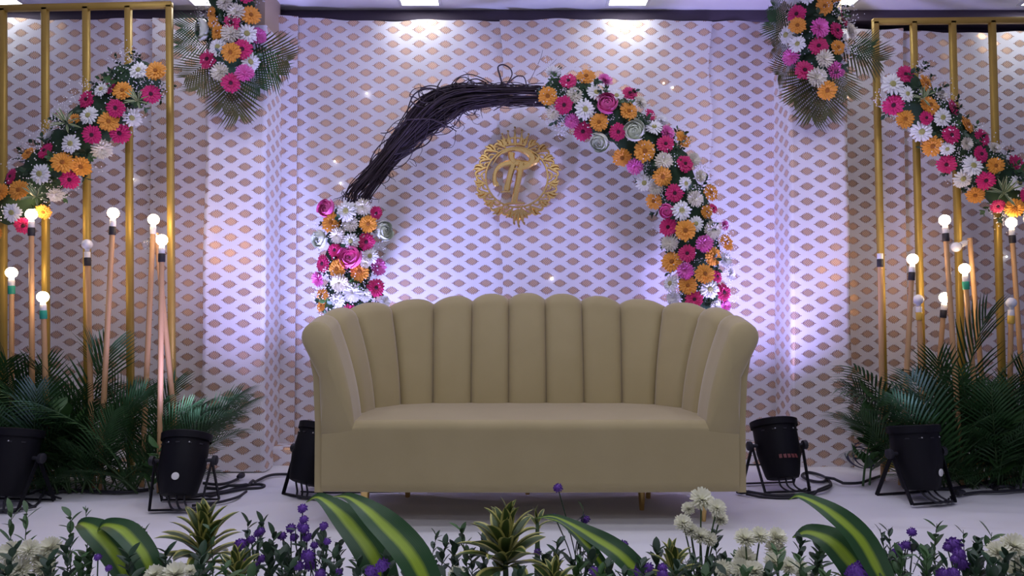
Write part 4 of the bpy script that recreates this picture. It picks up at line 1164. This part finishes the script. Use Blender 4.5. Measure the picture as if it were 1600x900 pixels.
# ------------------------------------------------------------------ plants along the stage front
G_FRONT = 'plants along the stage front'
def leaf_ribbon(px_pts, widths, mat, name, fold=.22, n=22, twist=0.0, wav=.0):
    """broad leaf along pixel path (px, py, depth); widths in pixels"""
    pts = smooth_path([P(x, y, Y) for x, y, Y in px_pts], n)
    ws = [v.x * .76 for v in smooth_path([Vector((w_, 0, 0)) for w_ in widths], n)]
    return pts, ws
def big_leaf(px_pts, widths, label, foot, twist=.25):
    n = 24
    pts, ws = leaf_ribbon(px_pts, widths, None, None, n=n)
    f = P(foot[0], 915, foot[1]); f.z = 0
    t = empty('striped_leaf_plant', f, label=label, cat='plant', group='broad striped leaves along the stage front')
    m = MB(); rows = []; uv = []
    for i, p in enumerate(pts):
        tg = (pts[min(i + 1, n - 1)] - pts[max(0, i - 1)]).normalized()
        view = (p - Vector((0, 0, CZ))).normalized()
        nrm = (-view + Vector((0, 0, .8))).normalized()
        side = tg.cross(nrm).normalized(); up = side.cross(tg).normalized()
        hw = max(.0012, ws[i] / 2 * p.y / F)
        row = []; ur = []
        for k in range(9):
            u = -1 + k / 4
            row.append(p + side * u * hw + up * (.30 * hw * (abs(u) ** 1.3) - .02 * hw * 0) + up * (.05 * hw * sin(i * .8 + 2 * u))); ur.append(((u + 1) / 2, i / (n - 1)))
        rows.append([q - t.location for q in row]); uv.append(ur)
    m.grid(rows, uv); link('leaf_blade', m.mesh('leaf_blade', M['big_leaf']), t)
    e = pts[-1]; m = MB(); m.tube(smooth_path([f - t.location, (f + e) / 2 - t.location + Vector((.01, 0, 0)), e - t.location, pts[-3] - t.location], 10), [.010] * 8 + [.006, .003], 7)
    link('leaf_stalk', m.mesh('leaf_stalk', M['stem']), t)
big_leaf([(118,824,2.62),(128,818,2.60),(150,832,2.56),(178,865,2.52),(205,915,2.50)], [3,30,56,58,40], 'broad striped leaf bending over beside the ivory blooms near twig-side bank', (205, 2.50))
big_leaf([(152,830,2.56),(166,820,2.54),(195,832,2.50),(225,868,2.47),(248,925,2.46)], [3,30,50,52,34], 'broad striped leaf bowed over next to the yellow-edged rosette on twig side', (248, 2.46))
big_leaf([(478,785,2.62),(500,778,2.58),(540,812,2.52),(580,865,2.48),(610,930,2.46)], [2,22,58,74,50], 'large lime banded leaf beside the purple statice before the sofa', (600, 2.46))
big_leaf([(520,776,2.50),(548,779,2.44),(590,812,2.36),(640,865,2.32),(680,935,2.30)], [2,24,58,74,52], 'large lime banded leaf arching before the sofa leg', (680, 2.30))
big_leaf([(836,810,2.64),(868,808,2.60),(920,835,2.54),(970,868,2.50),(1025,925,2.48)], [2,12,34,50,40], 'long lime banded leaf leaning beside the centre rosette', (1020, 2.48))
big_leaf([(846,808,2.66),(880,818,2.63),(920,855,2.58),(965,920,2.55)], [2,12,26,22], 'slim dark striped leaf leaning beside the centre rosette', (965, 2.55))
big_leaf([(1232,781,2.52),(1252,776,2.47),(1300,802,2.40),(1345,845,2.36),(1390,925,2.34)], [2,16,42,58,44], 'tall lime banded leaf pointing towards the stage light on flowered side', (1390, 2.34))
big_leaf([(1238,840,2.56),(1265,832,2.53),(1305,852,2.49),(1340,895,2.46),(1355,935,2.45)], [2,34,66,74,50], 'dark bowed striped leaf under the tall banded leaf on flowered side', (1355, 2.45))

def india_leaf_mesh():
    m = MB(); rows = []; uv = []; n = 9
    for i in range(n + 1):
        q = i / n; hw = .135 * (sin(pi * (q * .9 + .08)) ** .75 if i < n else .03)
        z = .55 * q ** 1.0 - .30 * q ** 2.4; y = q * .9
        rows.append([(u * hw, y, z + .35 * hw * abs(u)) for u in (-1, -.6, 0, .6, 1)]); uv.append([((u + 1) / 2, q) for u in (-1, -.6, 0, .6, 1)])
    m.grid(rows, uv); return m.mesh('yellow_edged_leaf', M['india_leaf'])
ILEAF = india_leaf_mesh()
def rosette(px, py, Yd, size_px, label, seed, n=34, lean=0.0):
    r = random.Random(seed); c = P(px, py, Yd); f = Vector((c.x - lean * c.z, Yd, 0))
    t = empty('yellow_edged_rosette', f, label=label, cat='plant', group='yellow edged rosettes along the stage front')
    S = size_px * 1.45 * Yd / F
    m = MB(); m.tube([(0, 0, -.004), (0, 0, c.z * .4), (0, 0, c.z)], [.012, .011, .006], 7); link('stem', m.mesh('stem', M['stem']), t)
    for i in range(n):
        q = i / (n - 1); th = i * 2.39996 + r.uniform(-.2, .2)
        el = radians(-25 + 92 * q + r.uniform(-8, 8)); L = S * (1.0 - .22 * q) * r.uniform(.88, 1.08)
        base = Vector((lean * c.z, 0, max(.03, c.z - S * .40) + S * .45 * q))
        R = Matrix.Rotation(th, 4, 'Z') @ Matrix.Rotation(el, 4, 'X') @ Matrix.Rotation(r.uniform(-.3, .3), 4, 'Y')
        link('leaf', ILEAF, t, mat4=Matrix.Translation(base) @ R @ Matrix.Scale(L, 4))
rosette(297, 862, 2.50, 62, 'yellow edged leaf rosette between striped leaf and purple statice', 1)
rosette(790, 853, 2.48, 64, 'yellow edged leaf rosette before the middle of the sofa', 2)
rosette(1055, 892, 2.46, 40, 'small yellow edged rosette below the ivory blooms by the sofa leg', 3, 22)
rosette(860, 905, 2.42, 40, 'small yellow edged rosette under the long striped leaf', 4, 20)
rosette(370, 892, 2.42, 38, 'small yellow edged rosette among the purple statice', 6, 20)
rosette(845, 815, 2.68, 24, 'thin yellow edged sprout beside the purple bloom before the sofa', 8, 8)

def mum_spray(heads, foot, Yd, label):
    f = Vector(((foot - 800) / F * Yd, Yd, 0)); t = empty('chrysanthemum_spray', f, label=label, cat='flowers', group='ivory chrysanthemum sprays along the stage front')
    r = random.Random(int(foot))
    node = f + Vector((0, 0, .05))
    for (x, y, d) in heads:
        Yh = Yd + r.uniform(-.05, .05); p = P(x, y, Yh); rad = d * .62 * Yh / F
        nrm = Vector(((p.x - f.x) * 1.3 + r.uniform(-.3, .3) * .3, -.35, .42 + r.uniform(-.2, .2))).normalized()
        m = MB(); m.tube([q - f for q in smooth_path([f + Vector((r.uniform(-.01, .01), 0, -.003)), f.lerp(p, .55) + Vector((0, .015, 0)), p - nrm * rad * .2], 9)], .0028, 5); link('stem', m.mesh('stem', M['stem']), t)
        place_bloom(t, 'i', p - nrm * rad * .3, nrm, rad, r, 1.05)
    for k in range(5):
        link('leaf_sprig', SPRIG[r.randint(0, 2)], t, mat4=Matrix.Translation((r.uniform(-.05, .05), r.uniform(-.03, .03), .0)) @ orient((r.uniform(-.4, .4), -.2, 1)) @ Matrix.Scale(r.uniform(.10, .17), 4))
mum_spray([(15,862,30),(45,858,28),(78,855,32),(30,888,34),(68,885,30),(4,890,26),(60,868,24)], 40, 2.52, 'ivory chrysanthemum spray beside bowed striped leaves by twig-side bank')
mum_spray([(248,892,28),(280,890,34),(304,886,18)], 275, 2.40, 'ivory chrysanthemum spray under the twig-side rosette')
mum_spray([(1092,786,34),(1070,801,20),(1116,800,26),(1121,817,24),(1062,824,26),(1074,836,22),(1090,845,26),(1104,850,22)], 1088, 2.55, 'tall ivory chrysanthemum spray in front of the sofa leg')
mum_spray([(1165,840,30),(1188,836,26),(1165,872,34),(1158,888,30),(1130,888,26),(1215,838,28),(1212,858,30),(1178,890,28)], 1172, 2.50, 'full ivory chrysanthemum spray between sofa leg and bowed dark leaf')
mum_spray([(1210,877,28),(1232,884,26),(1252,890,26)], 1230, 2.44, 'low ivory chrysanthemum spray under the bowed dark leaf')
mum_spray([(1562,862,34),(1585,852,36),(1598,870,34),(1592,893,34),(1610,858,34)], 1590, 2.50, 'ivory chrysanthemum spray in front of the flowered-side palm bank')
mum_spray([(713,898,26)], 715, 2.42, 'single ivory bloom beside the centre rosette')

def floret_mesh(seed):
    r = random.Random(seed); m = MB()
    for i in range(34):
        th = i * 2.39996; z = 1 - 1.6 * i / 33; rr_ = sqrt(max(0, 1 - z * z)); d = Vector((rr_ * cos(th), rr_ * sin(th), z))
        p = d * r.uniform(.45, .6)
        leaf_shape(m, p, d * r.uniform(.78, .96) + Vector((0, 0, .05)), .22, Vector((-sin(th), cos(th), .2)), .5, 2)
    m.lathe([(.05, -.7), (.5, -.4), (.66, 0), (.5, .45), (.1, .68)], 9)
    return m.mesh('purple_floret', M['purple'])
FLORET = [floret_mesh(1), floret_mesh(2)]
def one_leaf(mat, wid):
    m = MB(); leaf_shape(m, (0, 0, 0), (0, 1, .12), wid, (0, 0, 1), .3, 6, .12); return m.mesh('leaf', mat)
LEAF_D, LEAF_M, LEAF_N = one_leaf(M['leaf_dark'], .24), one_leaf(M['leaf_mid'], .24), one_leaf(M['leaf_mid'], .15)

def statice(heads, foot, Yd, label, leaves=10):
    f = Vector(((foot - 800) / F * Yd, Yd, 0)); t = empty('statice_sprig', f, label=label, cat='flowers', group='purple statice along the stage front')
    r = random.Random(int(foot * 7)); top = 0
    for (x, y, d) in heads:
        Yh = Yd + r.uniform(-.05, .05); p = P(x, y, Yh); top = max(top, p.z)
        m = MB(); m.tube([q - f for q in smooth_path([f + Vector((r.uniform(-.01, .01), 0, -.003)), f.lerp(p, .5) + Vector((r.uniform(-.015, .015), .01, 0)), p], 8)], .0022, 5); link('stem', m.mesh('stem', M['leaf_dark']), t)
        link('floret', r.choice(FLORET), t, mat4=Matrix.Translation(p - f) @ orient((r.uniform(-.4, .4), -.3, 1), r.uniform(0, 6)) @ Matrix.Scale(d * .62 * Yh / F, 4))
    for k in range(leaves):
        h = r.uniform(.02, max(.06, top * .8)); th = r.uniform(0, 6.28); L = r.uniform(.035, .065)
        c = Vector((r.uniform(-.04, .04), r.uniform(-.03, .03), h))
        link('leaf', LEAF_D, t, mat4=Matrix.Translation(c) @ Matrix.Rotation(th, 4, 'Z') @ Matrix.Rotation(r.uniform(0, 1.1), 4, 'X') @ Matrix.Scale(L, 4))
        m = MB(); m.tube([c, Vector((c.x * .4, c.y * .4, max(0, h - .06)))], .0016, 4); link('stem', m.mesh('stem', M['leaf_dark']), t)
statice([(473,795,15),(475,812,14),(455,826,16),(475,826,18),(470,822,12),(441,838,15),(480,840,16),(460,840,14)], 468, 2.52, 'tall purple statice before the sofa corner on twig side', 14)
statice([(485,864,22),(490,878,20),(472,880,16),(510,818,14),(515,842,12),(495,848,13),(530,892,18),(505,893,18)], 500, 2.48, 'purple statice crowded against the large banded leaf', 14)
statice([(371,855,20),(366,862,14),(388,848,14),(375,882,16),(394,888,14),(398,838,13),(403,835,14),(405,878,14)], 385, 2.50, 'purple statice between rosette and leafy sprigs on twig side', 12)
statice([(580,893,20),(598,884,22),(583,901,20)], 588, 2.36, 'low purple statice under the large banded leaf', 6)
statice([(857,778,16),(851,825,10),(902,830,16),(891,846,14),(912,872,16),(903,858,15),(915,858,14),(965,872,16),(823,884,13)], 893, 2.54, 'loose purple statice beside the long banded leaf', 16)
statice([(1000,893,20),(1014,887,16),(1035,888,16),(1036,898,18),(928,893,16)], 1010, 2.40, 'low purple statice under the long banded leaf tip', 8)
statice([(1425,832,15),(1406,856,15),(1416,852,15),(1426,856,14),(1398,870,14),(1400,862,12)], 1412, 2.52, 'purple statice beside the tall banded leaf on flowered side', 14)
statice([(1490,852,26),(1498,866,20),(1492,874,14),(1502,882,22),(1480,856,14)], 1492, 2.48, 'dense purple statice among dark leaves on flowered side', 14)
statice([(1345,893,26),(1352,885,20),(1336,898,20),(1366,897,18)], 1350, 2.38, 'low purple statice under the bowed leaf on flowered side', 6)
statice([(1475,898,22),(1490,895,18)], 1480, 2.36, 'low purple statice at foot of dark leaves on flowered side', 8)
statice([(153,871,12),(170,888,11)], 162, 2.40, 'two small purple florets in front of a broad striped leaf', 5)

def leafy(px, top_y, Yd, label, seed, n=14, leaf=LEAF_D, L=.045, lean=0.0, foot_dx=0):
    r = random.Random(seed); p = P(px, top_y, Yd); f = Vector(((px + foot_dx - 800) / F * Yd, Yd, 0))
    t = empty('leafy_sprig', f, label=label, cat='plant', group='leafy sprigs along the stage front')
    pts = smooth_path([Vector((0, 0, -.003)), (p - f) * .5 + Vector((r.uniform(-.015, .015), .012, 0)), p - f], 12)
    m = MB(); m.tube(pts, [.0028 - .0018 * i / 11 for i in range(12)], 5); link('stem', m.mesh('stem', M['stem']), t)
    for i in range(n):
        q = .25 + .75 * i / (n - 1); k = q * 11; a = pts[min(10, int(k))].lerp(pts[min(11, int(k) + 1)], k - int(k))
        th = i * 2.4 + r.uniform(-.5, .5)
        link('leaf', leaf, t, mat4=Matrix.Translation(a) @ Matrix.Rotation(th, 4, 'Z') @ Matrix.Rotation(r.uniform(.35, 1.15), 4, 'X') @ Matrix.Scale(L * r.uniform(.75, 1.2) * (1 if q < .95 else .8), 4))
lf = [(18,797,2.60,LEAF_N,.055,'upright green sprig at the end of the ivory spray'),(42,793,2.58,LEAF_N,.055,'tall upright green sprig behind the ivory spray by twig-side bank'),(110,800,2.58,LEAF_M,.045,'leafy green sprig beside the first bowed striped leaf'),(126,794,2.62,LEAF_N,.028,'thin sprig with tiny leaves beside the bowed leaf'),
 (102,850,2.48,LEAF_D,.045,'dark leafy sprig between ivory blooms and bowed leaf'),(222,822,2.58,LEAF_N,.035,'thin sprig between bowed leaf and rosette'),(345,806,2.58,LEAF_M,.04,'leafy sprig behind the twig-side rosette'),(360,820,2.55,LEAF_D,.045,'dark leafy sprig beside the twig-side rosette'),
 (390,826,2.55,LEAF_D,.045,'dark leafy sprig among the first purple statice'),(428,832,2.52,LEAF_D,.045,'dark leafy sprig between two purple statice'),(415,850,2.46,LEAF_D,.05,'broad dark leafy sprig between two purple statice'),(448,860,2.44,LEAF_D,.05,'dark leafy sprig below the tall statice'),
 (536,845,2.46,LEAF_D,.04,'dark leafy sprig against the large banded leaf'),(683,832,2.56,LEAF_D,.042,'dark leafy sprig between large leaf and centre rosette'),(697,845,2.52,LEAF_D,.045,'bushy dark sprig beside the centre rosette'),(718,822,2.58,LEAF_M,.042,'taller green sprig beside the centre rosette'),(735,860,2.5,LEAF_D,.045,'low dark sprig touching the centre rosette'),
 (872,850,2.5,LEAF_D,.045,'dark sprig below the loose purple statice'),(925,862,2.46,LEAF_D,.045,'dark sprig under the long banded leaf'),(940,880,2.44,LEAF_D,.045,'low dark sprig under the long banded leaf'),(1128,842,2.54,LEAF_D,.04,'dark sprig between the ivory sprays'),(1078,862,2.48,LEAF_D,.045,'dark sprig below the tall ivory spray'),(1190,842,2.46,LEAF_N,.055,'slim green sprig within the full ivory spray'),
 (1262,850,2.44,LEAF_D,.045,'dark sprig beside the bowed dark leaf'),(1375,826,2.56,LEAF_D,.03,'small dark sprig over the tall banded leaf'),(1402,834,2.54,LEAF_D,.045,'dark leafy sprig behind flowered-side statice'),(1440,862,2.48,LEAF_D,.05,'broad dark sprig beside flowered-side statice'),(1464,818,2.58,LEAF_M,.05,'tall pale sprig before flowered-side palm bank'),
 (1455,885,2.4,LEAF_D,.05,'low dark sprig between the two flowered-side statice'),(1505,828,2.56,LEAF_M,.035,'thin curving sprig behind the dense statice'),(1516,840,2.52,LEAF_D,.045,'dark sprig behind the dense statice'),(1550,832,2.54,LEAF_M,.05,'green sprig behind the flowered-side ivory spray'),(1538,856,2.48,LEAF_D,.05,'dark sprig between dense statice and ivory spray'),
 (320,880,2.44,LEAF_D,.045,'low dark sprig in front of the twig-side rosette'),(560,872,2.40,LEAF_D,.04,'dark sprig in front of the large banded leaves'),(770,890,2.42,LEAF_D,.045,'low dark sprig under the centre rosette'),(1110,880,2.44,LEAF_D,.045,'low dark sprig between the ivory sprays'),(1290,880,2.40,LEAF_D,.05,'low dark sprig before the bowed dark leaf')]
rq = random.Random(55)
for i in range(52):
    x = -10 + 1620 * (i + rq.uniform(-.4, .4)) / 51
    lf.append((x, rq.uniform(850, 892), rq.uniform(2.36, 2.52), rq.choice((LEAF_D, LEAF_D, LEAF_M)), .05, 'low leafy sprig filling in between the flowers along the stage front'))
for i, (x, y, Yd, me, L, lab) in enumerate(lf):
    leafy(x, y, Yd, lab, 100 + i, 13 if y < 840 else 16, me, L, foot_dx=random.Random(i).uniform(-12, 12))

# ------------------------------------------------------------------ tiny fairy lights on the drapes
m = MB(); m.lathe([(.001, -.005), (.004, -.003), (.0048, 0), (.004, .003), (.001, .005)], 8); FL = m.mesh('fairy_light', M['fairy'])
for x, y in ((573,146),(523,252),(532,286),(862,435),(1037,130),(1051,137),(208,280),(1327,150),(1573,401)):
    X = (x - 800) / F * 5.0; p = P(x, y, Yb(X) - .037)
    tag(link('fairy_light', FL, None, p), 'tiny warm fairy light on the brocade drapes', 'light', 'fairy lights on the drapes')

# ------------------------------------------------------------------ settle the plants so that nothing runs through anything else
from mathutils.bvhtree import BVHTree
def wmat(o): return (wmat(o.parent) @ o.matrix_basis) if o.parent else o.matrix_basis.copy()
KIDS = {}
for o in COL.objects:
    if o.parent: KIDS.setdefault(o.parent.name, []).append(o)
def parts_of(o):
    out = [o] if o.type == 'MESH' else []
    for c in KIDS.get(o.name, []): out += parts_of(c)
    return out
POLY = {}
def geo(me):
    if me.name not in POLY: POLY[me.name] = ([v.co.copy() for v in me.vertices], [tuple(p.vertices) for p in me.polygons])
    return POLY[me.name]
def solid(me, Mx):
    v, f = geo(me); v = [Mx @ p for p in v]
    xs = [p.x for p in v]; ys = [p.y for p in v]; zs = [p.z for p in v]
    return (min(xs), min(ys), min(zs), max(xs), max(ys), max(zs)), BVHTree.FromPolygons(v, f)
class Space:
    def __init__(s): s.bin = {}
    def bins(s, b): return range(int(math.floor(b[0] / .06)), int(math.floor(b[3] / .06)) + 1)
    def add(s, sol):
        for k in s.bins(sol[0]): s.bin.setdefault(k, []).append(sol)
    def hits(s, sol, first=True):
        b, t = sol; seen = set(); n = 0; res = []
        for k in s.bins(b):
            for q in s.bin.get(k, ()):
                if id(q) in seen: continue
                seen.add(id(q)); c = q[0]
                if b[0] > c[3] or c[0] > b[3] or b[1] > c[4] or c[1] > b[4] or b[2] > c[5] or c[2] > b[5]: continue
                r_ = t.overlap(q[1])
                if r_:
                    n += 1; res += r_
                    if first: return 1, res
        return n, res
def spin_free(sp, o, Mp, rnd):
    """turn, lift or shorten one leaf about its own foot until it is clear"""
    M0 = o.matrix_basis.copy(); a = M0.translation.copy()
    best = None
    for sc_ in (1, .85, .7, .55, .4, .28):
        for k in range(14):
            dz = (0, .4, -.4, .8, -.8, 1.2, -1.2, 1.7, -1.7, 2.2, -2.2, 2.6, -2.6, 3.1)[k]
            M1 = Matrix.Translation(a) @ Matrix.Rotation(dz, 4, 'Z') @ Matrix.Scale(sc_, 4) @ Matrix.Translation(-a) @ M0
            sol = solid(o.data, Mp @ M1)
            if not sp.hits(sol)[0]: o.matrix_basis = M1; return sol
    M1 = Matrix.Translation(a) @ Matrix.Scale(.28, 4) @ Matrix.Translation(-a) @ M0
    o.matrix_basis = M1; return solid(o.data, Mp @ M1)

sp = Space()
OFFS = sorted([(dx, dy) for dx in (0, .012, -.012, .025, -.025, .04, -.04, .06, -.06) for dy in (0, .03, -.03, .06, -.06, .1, -.1, .14, -.14)], key=lambda d: abs(d[0]) * 2 + abs(d[1]))
kinds = ['striped_leaf_plant', 'yellow_edged_rosette', 'chrysanthemum_spray', 'statice_sprig', 'leafy_sprig']
front = [o for k in kinds for o in COL.objects if o.parent is None and o.name.split('.')[0] == k]
rnd = random.Random(8)
for t in front:
    ps = parts_of(t); L0 = t.location.copy(); best = None
    rigid = [o for o in ps if o.name.split('.')[0] not in ('leaf', 'leaf_sprig')]; soft = [o for o in ps if o not in rigid]
    if t.name.startswith('striped_leaf_plant'): offs = OFFS[:1]
    else: offs = OFFS
    for dx, dy in offs:
        if not 2.16 < L0.y + dy < 2.78: continue
        t.location = L0 + Vector((dx, dy, 0)); sc_ = 0
        for o in rigid:
            sc_ += 5 * sp.hits(solid(o.data, wmat(o)), False)[0]
            if best and sc_ >= best[0]: break
        else:
            for o in soft:
                sc_ += sp.hits(solid(o.data, wmat(o)))[0]
                if best and sc_ >= best[0]: break
        if best is None or sc_ < best[0]: best = (sc_, dx, dy)
        if sc_ == 0: break
    t.location = L0 + Vector((best[1], best[2], 0)); mine = []
    for o in rigid: mine.append(solid(o.data, wmat(o)))
    for o in soft:
        sol = solid(o.data, wmat(o))
        if sp.hits(sol)[0]: sol = spin_free(sp, o, wmat(o.parent), rnd)
        mine.append(sol)
    for q in mine: sp.add(q)

# palm fronds: feet moved off rails, cords and sticks, leaflets cut short where something stands
hard = Space()
for o in COL.objects:
    if o.parent is None and o.name.split('.')[0] in ('bulb_stick', 'gold_frame', 'stage_light', 'power_cable', 'wire_coil'):
        for q in parts_of(o): hard.add(solid(q.data, wmat(q)))
def trim_frond(o):
    """shorten single leaflets (eight vertices, three faces each) that run into something"""
    me = None
    for rep_ in range(6):
        n, res = hard.hits(solid(o.data, wmat(o)), False)
        if not n: return
        bad = {a // 3 for a, b in res}
        if me is None: me = o.data.copy(); o.data = me
        for lf_ in bad:
            vs = me.vertices[lf_ * 8: lf_ * 8 + 8]; c = (vs[0].co + vs[1].co) / 2; k = (.7, .6, .5, .4, .3, .05)[rep_]
            for v in vs: v.co = c + (v.co - c) * k
        POLY.pop(me.name, None)
FO = sorted([(dx, dy) for dx in (0, .02, -.02, .045, -.045, .08, -.08) for dy in (0, .03, -.03, .06, -.06, .1, .14)], key=lambda d: abs(d[0]) + abs(d[1]))
for t in [o for o in COL.objects if o.parent is None and o.name.split('.')[0] in ('palm_frond_bank', 'flower_bouquet')]:
    bank_ = t.name.startswith('palm')
    for o in KIDS.get(t.name, []):
        nm = o.name.split('.')[0]
        if nm == 'palm_frond':
            st = KIDS[o.name][0]; M0 = o.matrix_basis.copy(); best = None
            for dx, dy in (FO if bank_ else FO[:1]):
                o.matrix_basis = Matrix.Translation((dx, dy, 0)) @ M0
                sc_ = 100 * hard.hits(solid(st.data, wmat(st)), False)[0]
                if best is None or sc_ < best[0]:
                    best = (sc_, dx, dy)
                if sc_ == 0: break
            o.matrix_basis = Matrix.Translation((best[1], best[2], 0)) @ M0
            trim_frond(o)
        elif nm == 'leaf_sprig' and hard.hits(solid(o.data, wmat(o)))[0]:
            M0 = o.matrix_basis.copy(); ok = False
            if bank_:
                for dx, dy in FO:
                    o.matrix_basis = Matrix.Translation((dx, dy, 0)) @ M0
                    if not hard.hits(solid(o.data, wmat(o)))[0]: ok = True; break
            if not ok: o.matrix_basis = M0; spin_free(hard, o, wmat(t), rnd)
for t in [o for o in COL.objects if o.parent is None and o.name.startswith('flower_garland')]:
    for o in KIDS.get(t.name, []):
        if o.name.split('.')[0] in ('leaf_sprig', 'striped_sprig'):
            for k in range(8):
                if not hard.hits(solid(o.data, wmat(o)))[0]: break
                o.matrix_basis = Matrix.Translation((0, -.02, 0)) @ o.matrix_basis
